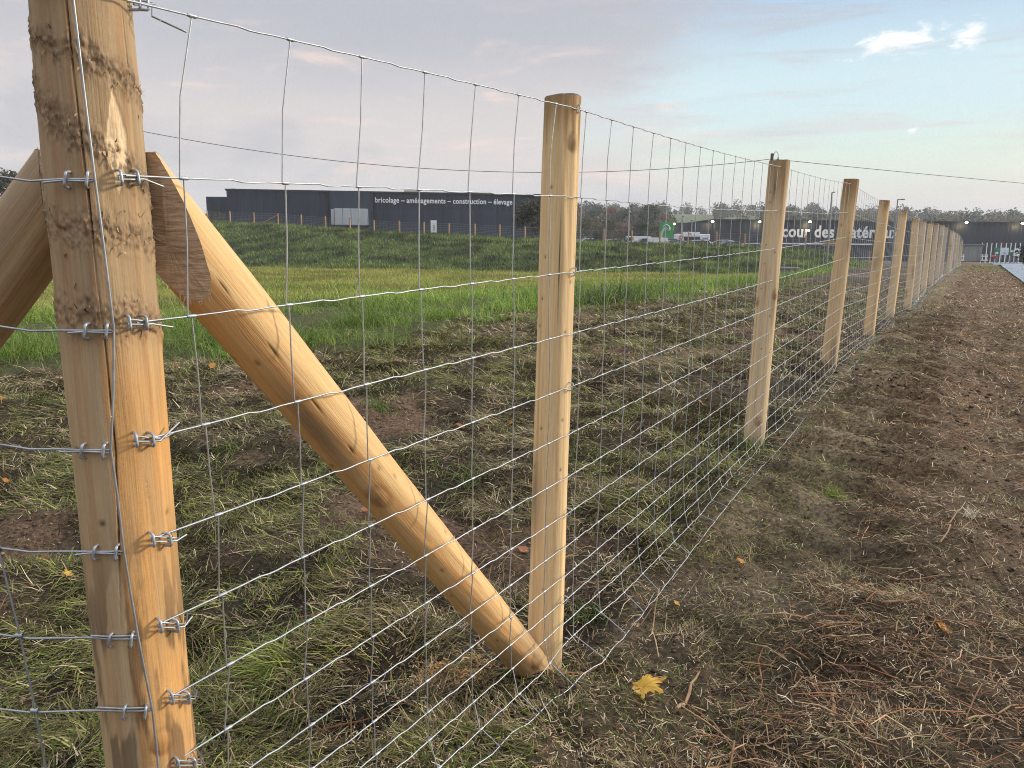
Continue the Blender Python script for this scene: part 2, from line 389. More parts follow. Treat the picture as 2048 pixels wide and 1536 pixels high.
# road on the right
mt = simple('wet_asphalt', (.17, .195, .23), .42, .2, 1.5, bump=.1)
ry = np.linspace(14, 125, 60); lx = np.interp(ry, [0, 23.7, 37, 55, 103, 130], [1.8, 15.6, 23.3, 34.0, 63, 79.]); V = []
for k in range(60):
    for j, o in enumerate(np.linspace(-.25, 5.6, 7)):
        V.append((lx[k]+o, ry[k], 0))
V = np.array(V); zc_ = gbase(V[:, 0], V[:, 1]).reshape(60, 7); V[:, 2] = zc_.ravel()+.05
i = np.arange(59)[:, None]*7; j = np.arange(6)[None, :]
tag(mesh_np('road', V, [np.stack([i+j, i+j+1, i+j+8, i+j+7], -1).reshape(-1, 4)], mat=mt, smooth_shade=True), 'wet grey blue asphalt access road past the end of the fence', 'road', kind='structure')

# ------------------------------------------------------------------ logs
def log_np(p0, p1, r0, r1, nseg, nlen, seed, feat):
    """feat(ang, t, L) -> (radial offset, colour); ang 0..2pi with ang=0 towards camera side (-y), positive to +x"""
    p0 = np.array(p0, float); p1 = np.array(p1, float); ax = p1-p0; Ln = np.linalg.norm(ax); ax /= Ln
    ref = np.array([0, -1., 0]); A = ref-ax*(ref@ax); A /= np.linalg.norm(A); B = np.cross(ax, A)
    if B[0] < 0: B = -B
    th = np.arange(nseg)*2*math.pi/nseg; t = np.linspace(0, 1, nlen)
    TH, T = np.meshgrid(th, t); rad = r0+(r1-r0)*T; Z = T*Ln
    cx, sx = np.cos(TH), np.sin(TH)
    wob = (fbm(cx*1.3+seed*3.1, sx*1.3+Z*2.2, seed, 3)-.5)*.10 + (fbm(cx*3+seed, sx*3+Z*5, seed+5, 3)-.5)*.035
    off, col = feat(TH, T, Z, cx, sx)
    rad = rad*(1+wob)+off
    bend = (np.sin(Z*1.9+seed)*.003)[..., None]
    V = p0+ax*(Z[..., None]) + rad[..., None]*(cx[..., None]*A+sx[..., None]*B) + bend*B
    i = np.arange(nlen-1)[:, None]*nseg; j = np.arange(nseg)[None, :]; j2 = (j+1) % nseg
    Q = np.stack([i+j, i+j2, i+nseg+j2, i+nseg+j], -1).reshape(-1, 4)
    return V.reshape(-1, 3), Q, col.reshape(-1, 3), (TH*r0/.16).ravel()*.16, Z.ravel(), Ln
def angd(a, b):
    d = (a-b+math.pi) % (2*math.pi)-math.pi; return d
def wood_feat(seed, base=(.54, .36, .19), knots=6, crack=None, dark_top=.25, orange_side=None, stains=3, gray=.0, nhole=8):
    rg = np.random.default_rng(seed)
    kn = [(rg.uniform(0, 6.28), rg.uniform(.03, .95), rg.uniform(.006, .016)) for _ in range(knots)]
    hl = [(rg.uniform(-1.5, 1.8), rg.uniform(.05, .95)) for _ in range(nhole)]
    stn = [(rg.uniform(-1.4, 1.4), rg.uniform(0, 1), rg.uniform(.2, .6), rg.uniform(.03, .09)) for _ in range(stains)]
    def feat(TH, T, Z, cx, sx):
        col = np.zeros(TH.shape+(3,))+np.array(base); off = np.zeros(TH.shape)
        n1 = fbm(cx*2.5+seed, sx*2.5+Z*1.5, seed+1, 4)[..., None]; n2 = fbm(cx*5+seed, sx*5+Z*.7, seed+2, 4)[..., None]
        st = fbm(TH*14+seed, Z*2.0, seed+9, 3)[..., None]
        col = col*(.80+.42*n1); col = col*(1-.30*np.clip((n2-.5)*4, 0, 1)*np.array([.4, .75, 1.0])); col = col*(.90+.2*st)
        if orange_side:
            m_ = smooth(orange_side[0], orange_side[0]+.18, angd(TH, 0)+.12*(fbm(Z*3, Z*0, seed+4, 2)-.5))*smooth(orange_side[1], orange_side[1]-.25, T)
            col = col+(np.array((.58, .265, .060))*(.8+.4*n1)-col)*(m_*.80)[..., None]
        if gray:
            m_ = smooth(.38, .22, angd(TH, 0))
            col = col+(np.array((.30, .245, .165))*(.75+.5*n1)-col)*(m_*gray)[..., None]
        for a0, t0, ra, rt in stn:
            m_ = np.exp(-(angd(TH, a0)/ra)**2-((T-t0)/rt)**2)*smooth(.35, .6, n1[..., 0]+.15)
            col = col+(np.array((.17, .125, .085))-col)*(m_*.75)[..., None]
        for a0, t0, rk in kn:
            d = np.sqrt((angd(TH, a0)*.05)**2+((T-t0)*1.46*.8)**2); m_ = np.exp(-(d/rk)**2)
            ring = np.exp(-((d-rk*1.1)/(rk*.3))**2)
            col = col+(np.array((.24, .125, .055))-col)*np.clip(m_*.75+ring*.3, 0, 1)[..., None]
            off += .004*m_-.0012*ring
        for a0, t0 in hl:
            d = np.sqrt((angd(TH, a0)*.05)**2+((T-t0)*1.46)**2); m_ = np.exp(-(d/.0035)**2)
            col = col*(1-.8*m_)[..., None]; off -= .0015*m_
        if crack:
            for (tt, aa, wd, dp) in crack:
                ca = np.interp(T, tt, aa)+.03*(fbm(Z*9, Z*0, seed+8, 2)-.5); m_ = np.exp(-(angd(TH, ca)/wd)**2)*smooth(tt[0]-.02, tt[0]+.03, T)*smooth(tt[-1]+.02, tt[-1]-.03, T)
                off -= dp*m_; col = col*(1-.93*np.clip(m_*1.2, 0, 1))[..., None]
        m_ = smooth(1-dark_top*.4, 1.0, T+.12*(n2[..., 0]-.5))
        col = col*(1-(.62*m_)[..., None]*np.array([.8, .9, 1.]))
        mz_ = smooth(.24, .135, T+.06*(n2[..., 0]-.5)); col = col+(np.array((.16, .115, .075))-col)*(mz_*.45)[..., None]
        return off, np.clip(col, .01, 1)
    return feat
M_end = M_topcut
def end_cap(V, nseg, row, up, mat, name, parent, p, slope=(0, 0)):
    R = V.reshape(-1, nseg, 3)[row]; c = R.mean(0)
    rings = [R]; 
    for f in (.9, .55, .2):
        rr = c+(R-c)*f; rr[:, 2] += up*(.004 if f < .95 else 0)+np.sin(np.arange(nseg)*.21)*.0010; rings.append(rr)
    P = np.concatenate(rings); j = np.arange(nseg); j2 = (j+1) % nseg; F = []
    for k in range(3): F.append(np.stack([k*nseg+j, k*nseg+j2, (k+1)*nseg+j2, (k+1)*nseg+j], -1))
    P = np.concatenate([P, [c+np.array([0, 0, up*.004])]]); tri = np.stack([3*nseg+j, 3*nseg+j2, np.full(nseg, 4*nseg)], -1)
    return mesh_np(name, P, [np.concatenate(F), tri], mat=mat, parent=parent)
def make_post(name, top, base, r, seed, feat, nseg=72, nlen=170, label=None, group=None, cap=True, sink=.25):
    top = np.array(top); base = np.array(base); d = base-top; d /= np.linalg.norm(d)
    root = empty(name, tuple(base), label=label, cat='fence post', group=group)
    V, Q, c, ga, gz_, Ln = log_np(base+d*sink-base, top-base, r*1.04, r*.97, nseg, nlen, seed, feat)
    rr = V.reshape(nlen, nseg, 3); sl = rr[-1] - rr[-1].mean(0)
    rr[-1, :, 2] += sl[:, 0]*.06*math.sin(seed)+sl[:, 1]*.05; V = rr.reshape(-1, 3)
    mesh_np('shaft', V, [Q], c, M_wood, root, True, dict(ga=ga, gz=gz_))
    if cap: end_cap(V, nseg, nlen-1, 1, M_topcut, 'top_face', root, base)
    return root
# corner post: thick, greyish on the left, orange where peeled on the right
base_feat = wood_feat(3, (.54, .385, .215), 4, None, .0, None, 0, .30, 10)
def corner_feat(TH, T, Z, cx, sx):
    off, col = base_feat(TH, T, Z, cx, sx); a = angd(TH, 0)
    n = fbm(a*11, Z*120, 91, 5, .62); nb = fbm(a*4+7, Z*9, 93, 3)
    up_ = smooth(corner_t(760), corner_t(600), T)                 # weathered grey brown upper half
    col = col*(1-up_[..., None]*np.array([.20, .22, .22]))
    for t0, tilt, wd, st in WHORL:                    # rows of torn knots round the stem
        zz = (T-t0)-tilt*a+.022*(nb-.5); m_ = np.exp(-(zz/wd)**2)
        k = smooth(.44, .60, n)*m_
        off += .009*m_*(n-.40)+.004*k*(fbm(a*30, Z*200, 92, 2)-.5)
        col = col+(np.array((.20, .14, .088))-col)*(m_*.45*st)[..., None]
        col = col+(np.array((.060, .042, .030))-col)*(k*.42*st)[..., None]
        lt = smooth(.60, .74, fbm(a*16+3, Z*40, 95, 2))*m_; col = col+(np.array((.42, .28, .16))-col)*(lt*.5)[..., None]
    om = smooth(.16, .34, a+.10*(fbm(Z*5, Z*0, 87, 2)-.5))*smooth(corner_t(590), corner_t(820), T)*(.75+.5*(nb-.2))
    col = col+(np.array((.62, .285, .062))*(.75+.5*nb)[..., None]-col)*np.clip(om*.58, 0, 1)[..., None]
    # fresh pale scar cut by the chainsaw
    d = np.abs(a-.93-.05*(fbm(Z*60, Z*0, 97, 2)-.5))/(.27*np.clip(1-np.abs(T-SCAR_T)/.036, 0, 1)**.8+1e-4); sc = smooth(1.0, .82, d+.35*(fbm(a*30, Z*60, 98, 2)-.5))
    off -= .0015*sc; rip = .85+.3*fbm(a*20, Z*110, 99, 2)
    col = col+(np.array((.80, .60, .37))*rip[..., None]-col)*(sc*.95)[..., None]
    # black mould at the foot
    b_ = smooth(.50, .64, fbm(a*3.2+2, Z*9, 94, 4))*smooth(corner_t(980), corner_t(1300), T); col = col+(np.array((.075, .055, .038))-col)*(b_*.62)[..., None]
    for tt, aa, wd, dp in CRK:
        ca = np.interp(T, tt, aa)+.035*(fbm(Z*12, Z*0, 96, 2)-.5); m_ = np.exp(-(angd(TH, ca)/wd)**2)*smooth(tt[0]-.02, tt[0]+.05, T)*smooth(tt[-1]+.02, tt[-1]-.05, T)
        m_ = m_*(.25+.75*smooth(.25, .6, fbm(Z*14, Z*0+tt[0], 88, 3))); off -= dp*m_; col = col*(1-.92*np.clip(m_*1.3, 0, 1))[..., None]
    return off, np.clip(col, .01, 1)
ct, cb = CORNER
cbase = cb + (cb-ct)/np.linalg.norm(cb-ct)*((cb[2]-gbase(cb[0], cb[1]))/abs(((cb-ct)/np.linalg.norm(cb-ct))[2]))
_sink = .25; _L = np.linalg.norm(ct-cbase)+_sink
def corner_t(v):                                      # image height -> share of the log's length
    q = at(235, v, 1.0); return ((q[2]-cbase[2])/(ct[2]-cbase[2])*(_L-_sink)+_sink)/_L
WHORL = [(corner_t(98), -.012, .010, 1.), (corner_t(255), -.022, .014, 1.1), (corner_t(455), -.006, .012, .8), (corner_t(628), -.006, .013, .9)]
SCAR_T = corner_t(282)
CRK = [((corner_t(1260), corner_t(900), corner_t(650), corner_t(300)), (.10, .35, .32, .26), .012, .009), ((corner_t(420), corner_t(200), corner_t(-60)), (.27, .23, .20), .011, .006),
       ((corner_t(240), corner_t(100), corner_t(-60)), (1.42, 1.36, 1.3), .010, .004), ((corner_t(260), corner_t(120), corner_t(-60)), (-.75, -.85, -.9), .010, .004)]
corner = make_post('corner_post', ct, cbase, .0605, 3, corner_feat, 320, 760, 'thick weathered corner post cracked down its length with both braces leaning on it')
corner['category'] = 'fence post'
ORD = ['second', 'third', 'fourth', 'fifth', 'sixth', 'seventh', 'eighth', 'ninth', 'tenth', 'eleventh', 'twelfth', 'thirteenth', 'fourteenth', 'fifteenth', 'sixteenth']
PLAB = {0: 'pale peeled post with dark cut top beside the foot of the brace', 1: 'peeled post in front of the distant spiked pole top', 2: 'third post along, short dark stained top, right of the street lamp'}
# torn knot fibres standing out of the whorls
rg_ = np.random.default_rng(4); mb = MB(); cc_ = []; _d = (ct-cbase)/np.linalg.norm(ct-cbase)
for k in range(150):
    t0, tl, wd, _ = WHORL[rg_.integers(0, 4)]; an = rg_.uniform(-1.3, 2.2); tt_ = t0+tl*an+rg_.normal(0, wd*.7)
    rd_ = np.array([math.sin(an), -math.cos(an), 0]); c0 = cbase+_d*(tt_*_L-_sink); p = c0+rd_*.0585; up = _d*rg_.choice((1, -1))*.8+rd_*rg_.uniform(.1, .7); up /= np.linalg.norm(up)
    ln = rg_.uniform(.004, .013); sd = np.cross(_d, rd_); w_ = rg_.uniform(.0006, .0018); q = np.array([p-sd*w_, p+sd*w_, p+up*ln*.6+sd*w_*.7+rd_*.0015, p+up*ln*.6-sd*w_*.7+rd_*.0015, p+up*ln+sd*rg_.normal(0, .002)])
    mb.add(q-cbase, np.array([[0, 1, 2, 3]]), np.array([[3, 2, 4]])); cc_.append(np.tile([(.50, .36, .22), (.26, .17, .10), (.09, .06, .04), (.40, .25, .13)][rg_.integers(0, 4)], (5, 1)))
_tf = tag(mb.build('torn_fibres', None, corner, False, col=np.concatenate(cc_)), kind='stuff')
posts = []
for k, (tp, bs) in enumerate(POSTS):
    near = k < 3
    lab = PLAB.get(k, f'slim peeled fence post, {ORD[k-1]} in the row from the brace')
    crack = [((.55, .999), (.02, .12), .010, .002)] if k == 0 else None
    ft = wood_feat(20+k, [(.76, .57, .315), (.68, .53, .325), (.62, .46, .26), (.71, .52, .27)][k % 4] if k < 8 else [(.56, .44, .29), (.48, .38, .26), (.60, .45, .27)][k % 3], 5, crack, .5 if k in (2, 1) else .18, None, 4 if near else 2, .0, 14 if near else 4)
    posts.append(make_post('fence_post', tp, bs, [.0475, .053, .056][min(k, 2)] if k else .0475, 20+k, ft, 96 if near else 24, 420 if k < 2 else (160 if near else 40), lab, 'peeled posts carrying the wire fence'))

# ------------------------------------------------------------------ diagonal braces
def make_brace(A, B, r0, r1, seed, cuts, label, feat, sink=.12, nlen=520):
    """A upper end, B lower end; cuts: list of (point, normal) planes, the normal side is sawn away"""
    A = np.array(A); B = np.array(B); d = (B-A)/np.linalg.norm(B-A)
    root = empty('brace_post', tuple(B), label=label, cat='brace', group='diagonal braces of the corner post')
    nseg = 128
    V, Q, c, ga, gz_, Ln = log_np(B+d*sink-B, A-d*.30-B, r1, r0, nseg, nlen, seed, feat)
    Vr = V.reshape(nlen, nseg, 3); cr = c.reshape(nlen, nseg, 3)
    zmax = np.full(nseg, 1e9); P_end = []
    keep = np.ones((nlen, nseg), bool)
    for p, n in cuts:
        keep &= ((Vr+B-np.array(p)) @ np.array(n)) < 0
    last = np.array([np.max(np.nonzero(keep[:, j])[0]) for j in range(nseg)])
    nr = last.min(); tgt = np.zeros((nseg, 3))
    for j in range(nseg):                              # exact point on the saw cut
        a, b2 = Vr[last[j], j], Vr[min(last[j]+1, nlen-1), j]; tm = 1.
        for p, n in cuts:
            n = np.array(n); da, db = (a+B-p)@n, (b2+B-p)@n
            if db > 0 and db != da: tm = min(tm, -da/(db-da))
        tgt[j] = a+(b2-a)*tm
    n2 = 260; gidx = np.linspace(0, 1, n2)
    newV = np.zeros((n2, nseg, 3)); newC = np.zeros((n2, nseg, 3)); zz = np.zeros((n2, nseg))
    for j in range(nseg):
        f = gidx*last[j]; i0 = np.floor(f).astype(int); i1 = np.minimum(i0+1, nlen-1); fr = (f-i0)[:, None]
        newV[:, j] = Vr[i0, j]*(1-fr)+Vr[i1, j]*fr; newC[:, j] = cr[i0, j]*(1-fr)+cr[i1, j]*fr; zz[:, j] = f/nlen*Ln
        newV[-1, j] = tgt[j]
    i = np.arange(n2-1)[:, None]*nseg; jj = np.arange(nseg)[None, :]; j2 = (jj+1) % nseg
    Q = np.stack([i+jj, i+j2, i+nseg+j2, i+nseg+jj], -1).reshape(-1, 4)
    ga = np.tile(np.arange(nseg)*2*math.pi/nseg*r0, n2)
    mesh_np('shaft', newV.reshape(-1, 3), [Q], newC.reshape(-1, 3), M_wood, root, True, dict(ga=ga, gz=zz.ravel()))
    # sawn faces: split the rim by cut plane and fill each with a fan
    owner = np.array([int(np.argmin([abs((t+B-np.array(p))@np.array(n)) for p, n in cuts])) for t in tgt])
    for ci, (p, n) in enumerate(cuts):
        jl = [j for j in range(nseg) if owner[j] == ci]
        if len(jl) < 3: continue
        st = next((j for j in jl if owner[(j-1) % nseg] != ci), jl[0]); seq = [(st-1) % nseg] if len(cuts) > 1 else []
        j = st
        while owner[j] == ci and len(seq) < nseg+2:
            seq.append(j); j = (j+1) % nseg
            if j == st: break
        if len(cuts) > 1: seq.append(j % nseg)
        R = tgt[seq]; cpt = R.mean(0); nn = np.array(n)/np.linalg.norm(n)
        rings = [R+nn*.0006]; rg = np.random.default_rng(seed+ci)
        for f in (.93, .7, .4, .15): rings.append(cpt+(R-cpt)*f+nn*.0006+nn*rg.normal(0, .0008, (len(R), 1)))
        m_ = len(R); F = []
        for k in range(4):
            for q in range(m_-(1 if len(cuts) > 1 else 0)): q2 = (q+1) % m_; F.append((k*m_+q, k*m_+q2, (k+1)*m_+q2, (k+1)*m_+q))
        PP = np.concatenate(rings+[[cpt+nn*.0006]]); tri = [(4*m_+q, 4*m_+(q+1) % m_, 5*m_) for q in range(m_)]
        if len(cuts) > 1: F.append((m_-1+0*m_, 0, m_, 2*m_-1)); F += [(k*m_+m_-1, k*m_, (k+1)*m_, (k+1)*m_+m_-1) for k in range(1, 4)]
        # frayed fibres round the edge of the cut
        mb = MB(); mb.add(PP, np.array(F), np.array(tri))
        for q in range(0, m_, 2):
            if rg.random() < .75:
                e = R[q]; o = e-cpt; o = o/np.linalg.norm(o); ln = rg.uniform(.002, .010)*(1.6 if o[2] < -.2 else .7)
                tdir = np.cross(o, nn); w_ = rg.uniform(.0008, .002)
                tip = e+(o*.5+np.array([0, 0, -.6])*(o[2] < .3)+nn*.5)*ln+tdir*rg.normal(0, .003)
                mb.add(np.array([e-tdir*w_-o*.002, e+tdir*w_-o*.002, tip]), np.array([[0, 1, 2]]))
        mb.build('cut_face', M_cut, root, False)
    return root
boff = P0-Nv*.062; n3 = np.array([Nv[0], Nv[1], 0])
bA = plane_hit(368, 488, (*boff, 0), n3); bB = plane_hit(1062, 1335, (*boff, 0), n3)
pc = plane_hit(300, 450, (*boff, 0), n3)
brf = wood_feat(52, (.73, .48, .225), 5, [((.55, .93), (.35, .62), .006, .002)], .0, None, 1, 0, 14)
brace_r = make_brace(bA, bB, .0535, .0500, 52, [(plane_hit(284, 388, (*boff, 0), n3), (-.05, -.952, -.30)), (at(300, 306, 1.09), (0, 0, 1))], 'long orange brace running from the corner post down to the next post', brf)
lb = 1.125
lA = at(100, 420, lb); lB = at(-420, 1140, lb+.05)
lbf = wood_feat(61, (.44, .31, .175), 5, None, 0, None, 2, .5, 8)
brace_l = make_brace(lA, lB, .0535, .055, 61, [(at(104, 440, lb), (.93, .36, .0)), (at(80, 306, lb), (0, 0, 1))], 'greyer brace leaning on the left of the corner post, cut off by the frame', lbf)

# ------------------------------------------------------------------ wire netting (right-hand run)
NROW = 14
def n2d(a): a = np.array(a, float); return a/np.linalg.norm(a)
ways = [P0+Dv*(-.62*S)]                     # plan points of the mesh at each post, on its outer side
for k, (tp, bs) in enumerate(POSTS):
    nxt = POSTS[k+1][1] if k+1 < len(POSTS) else POSTS[k][1]*2-POSTS[k-1][1]; prv = POSTS[k-1][1] if k else np.array([P0[0], P0[1], 0])
    dd = n2d((nxt-prv)[:2]); nn = np.array([dd[1], -dd[0]])
    ways.append((P0+Dv*6.75*S+Nv*.004) if k == 0 else bs[:2]+nn*(.052 if k == 1 else .055))
ways = np.array(ways); seg = np.linalg.norm(np.diff(ways, axis=0), axis=1); cum = np.concatenate([[0], np.cumsum(seg)])-.62*S
def row_z(r, kpost):                        # height of line wire r at each way point
    if kpost == 0: return ROWH[min(r, 12)]-.62*S*SG
    if kpost == 1: return ROWH[min(r, 12)]+6.75*S*SG
    tp, bs = POSTS[kpost-1]; rel = (ROWH-ROWH[12]); sc = (tp[2]-bs[2]-.035-.01)/rel[0]*1.0
    return bs[2]+.012+rel[min(r, 12)]*sc
RZ = np.array([[row_z(r, k) for k in range(len(ways))] for r in range(NROW)])
dirs = np.diff(ways, axis=0)/seg[:, None]; nrm = np.stack([dirs[:, 1], -dirs[:, 0]], 1)
OUT = np.zeros(NROW); OUT[10] = .004; OUT[11] = .012; OUT[12] = .028; OUT[13] = .10
def fence_pt(r, a, dz=0.):
    """point of line wire r at run length a (metres from the first stay)"""
    k = int(np.clip(np.searchsorted(cum, a)-1, 0, len(seg)-1)); f = (a-cum[k])/seg[k]
    p = ways[k]+(ways[k+1]-ways[k])*f
    kn = nrm[k] if f < .5 or k+1 >= len(nrm) else nrm[min(k+1, len(nrm)-1)]
    pin = 1-smooth(.0, .16, min(f, 1-f)) if k > 0 or f > .5 else 0.
    o = OUT[r]*(1-.75*pin)*(1. if r > 11 or k > 0 else .8)*(.35 if (k == 0 and r < 12) else 1.)
    if r == 13: o = .10+.012*math.sin(a*2.3) if k > 0 else .05+.05*f
    p = p+nrm[k]*o
    z = RZ[r, k]+(RZ[r, k+1]-RZ[r, k])*f+dz
    sag = .010*math.sin(math.pi*f)*(1 if r in (0, 1) else .3)*(k > 0); z -= sag
    k2 = min(k, len(dirs)-1); q_ = np.array([p[:2]+dirs[k2]*o_ for o_ in (-.5, -.3, -.15, 0, .15, .3, .5)]); zg = float(gz(q_[:, 0], q_[:, 1]).mean())+.006
    if r >= 11: z = max(z, zg+(.045 if r == 11 else .022)) if r < 13 else zg+.016
    return np.array([p[0], p[1], z])
TOTAL = cum[-1]
SHIFT = {0: .07, 1: -.05, 2: -.03, 3: .01, 4: .03, 5: .03, 6: .02, 7: 0}
def node_a(r, c):
    rg = math.sin(c*12.9898+r*78.233)*43758.5453; jit = (rg-math.floor(rg)-.5)*.05
    fx = {(0, 1): -.06, (0, 2): -.08, (0, 3): -.06}.get((c, r), 0)
    return (c+SHIFT.get(r, 0)*(1 if c < 9 else .6)+jit+fx)*S
NC = int(TOTAL/S)
mesh_root = empty('wire_netting', (float(ways[0][0]), float(ways[0][1]), 0), label='long run of galvanised netting stapled to the row of posts receding right', cat='wire fence')
off0 = np.array(mesh_root.location)
WR = .0014
def hose(u): return np.array(u)
for r in range(NROW):
    P = []; last_c = NC
    a_list = []
    for c in range(0, NC):
        a0, a1 = node_a(r, c), node_a(r, c+1)
        fr = ((0, 0), (.28, .0004), (.45, .0014), (.57, -.0016), (.66, -.0016), (.82, 0)) if c < 30 else (((0, 0), (.45, .0014), (.6, -.0018)) if c < 70 else ((0, 0),))
        for f, dz in fr:
            if r == 13: dz *= .3
            if r == 0: dz *= .7
            P.append(fence_pt(r, a0+(a1-a0)*f, dz))
    P = [fence_pt(r, q) for q in (-.62*S, -.3*S)]+P
    mb = MB(); mb.tube(np.array(P)-off0, WR, 6); mb.build('line_wire', M_wire, mesh_root)
def stay_mb(mb, c, sides):
    rg = random.Random(c*7+1)
    for r in range(NROW-1):
        a0, a1 = node_a(r, c), node_a(r+1, c)
        p0 = fence_pt(r, a0+.003); p1 = fence_pt(r+1, a1-.003)
        mid = (p0+p1)/2
        if r < 4 and c < 60:
            k = int(np.clip(np.searchsorted(cum, a0)-1, 0, len(seg)-1)); dd = np.array([*dirs[k], 0])
            mid = mid+dd*(rg.uniform(-.010, .004) if r == 0 else rg.uniform(-.002, .003))
        mb.tube(np.array([p0, mid, p1])-off0, .0012, sides)
        if c < 40:                          # hinge joint: the stay is wound round the line wire
            a = a0; pts = []
            d0 = fence_pt(r, a-.004)-off0; d1 = fence_pt(r, a+.011)-off0
            mb.tube(np.linspace(d0, d1, 5), np.array([.0020, .0029, .0026, .0029, .0018]), 7)
    q = fence_pt(NROW-1, node_a(NROW-1, c)); mb.tube(np.array([q-(0, 0, .002), q+(0, 0, .003)])-off0, .0028, 5)
for c in range(0, min(98, NC)):
    mb = MB(); stay_mb(mb, c, 6 if c < 30 else 4); mb.build('stay_wire', M_wire, mesh_root)
mb = MB()
for c in range(98, NC): stay_mb(mb, c, 3)
tag(mb.build('stay_wires', M_wire, mesh_root), kind='stuff')

# staples: U of thick wire bridging a line wire
def staple_np(p, axis_dir, normal, h=.011, reach=.006, r=.0017):
    ax_ = np.array(axis_dir, float); ax_ /= np.linalg.norm(ax_); nn = np.array(normal, float); nn /= np.linalg.norm(nn)
    pts = []
    for f in np.linspace(0, 1, 9):
        th = math.pi*f; pts.append(p+ax_*h*math.cos(th)+nn*(reach*min(1, 1.6*math.sin(th)))-nn*(.008 if f in (0, 1) else 0))
    return np.array(pts)
def post_staples(root, rows, kpost):
    for r in rows:
        a = cum[kpost]+.006*math.sin(r*3); p = fence_pt(r, a); k = min(kpost, len(nrm)-1)
        nn = np.array([*nrm[k], 0]); mb = MB(); mb.tube(staple_np(p-nn*.001, (.25, .1, 1), nn)-np.array(root.location), .0017, 6); mb.build('staple', M_staple, root)
post_staples(posts[0], [0, 2, 4, 7, 10, 12], 1); post_staples(posts[1], [0, 3, 6, 9], 2); post_staples(posts[2], [0, 4, 8], 3)

# ------------------------------------------------------------------ wire ends on the corner post and the left-hand run
LROOT = empty('wire_netting', (-1.2, .98, 0), label='netting run leaving the corner post to the left of the frame', cat='wire fence'); lo0 = np.array(LROOT.location)
cax = lambda z: CORNER[0]+(CORNER[1]-CORNER[0])*((CORNER[0][2]-z)/(CORNER[0][2]-CORNER[1][2]))
def surf(u, v, lift=.0025):                 # point just proud of the corner post's face on a sight line
    d = ray(u, v); o = np.array([0, 0, H0]); lo_, hi_ = .5, 1.05
    ts = np.linspace(.7, 1.2, 600); P = o+d*ts[:, None]; ax_ = np.array([cax(z) for z in P[:, 2]])
    rr = np.linalg.norm((P-ax_)[:, :2], axis=1); k = np.argmax(rr < .0605+lift) if (rr < .0605+lift).any() else np.argmin(rr)
    return P[k]
LY = .985
lrows = [(-45, -34, 1, 140), (356, 357, 0, 188), (655, 660, 0, 226), (891, 899, 0, 222), (1098, 1102, 0, 246), (1271, 1277, 0, 276), (1420, 1421, 0, 303), (1550, 1550, 0, 316), (1660, 1660, 0, 330)]
for k, (vl, vr, hid, ux) in enumerate(lrows):
    sl_ = (vr-vl)/float(ux)
    end = surf(ux-4, vr, .004); P = []
    us = np.arange(-1500, ux-70, 60.); 
    for n_, u in enumerate(us):
        ph = (n_ % 4); dz = (0, .0015, -.0035, -.002)[ph]
        q = at(u, vl+sl_*max(u, 0)+(0 if u > 0 else u*.004), LY+(0 if u > -200 else (-200-u)*0)); P.append(q+(0, 0, dz))
    P.append(surf(max(ux-60, 100), vr+1, .006)); P.append(surf(ux-25, vr+1, .005)); P.append(end)
    # wrap round the end stay and come back as a loose tail
    rg = random.Random(k); sg_ = rg.choice((1, 1, -1)); P += [surf(ux+2, vr+2*sg_, .006), surf(ux-4, vr+6*sg_, .005), surf(ux-30, vr+5*sg_, .006), surf(ux-62, vr+4*sg_, .007)]
    tl = at(ux-88-rg.uniform(0, 25), vr+rg.uniform(4, 9)*sg_, LY-.002)
    P.append(tl)
    mb = MB(); mb.tube(np.array(P)-lo0, WR, 7); mb.build('line_wire', M_wire, LROOT)
    if vr < 1600:
        for du in (-12, -52):
            q = surf(ux+du, vr+2, .003); nn = q-cax(q[2]); nn[2] = 0
            mb = MB(); mb.tube(staple_np(q, (.18, .05, 1), nn, .010, .006)-np.array(corner.location), .0019, 7); mb.build('staple', M_staple, corner)
stp = [(138, -130), (147, 0), (168, 180), (190, 357), (210, 510), (228, 658), (227, 780), (222, 899), (236, 1000), (248, 1102), (262, 1190), (277, 1277), (291, 1350), (305, 1421), (314, 1500), (318, 1560)]
mb = MB(); mb.tube(np.array([surf(u, v, .006) for u, v in stp])-lo0, .0016, 7); mb.build('stay_wire', M_wire, LROOT)
for sx_, col0 in ((0, [(-40, 900), (-3, 1098), (40, 1271), (71, 1421), (92, 1540), (104, 1660)]), (1, [(-340, 356), (-300, 660), (-262, 899), (-235, 1100), (-196, 1272), (-165, 1421), (-140, 1560)])):
    mb = MB(); mb.tube(np.array([at(u, v, LY) for u, v in col0])-lo0, .0015, 6)
    for u, v in col0[1:-1]: q = at(u, v, LY); mb.tube(np.array([q-(.006, 0, 0), q+(.004, 0, 0)])-lo0, .0034, 7)
    mb.build('stay_wire', M_wire, LROOT)
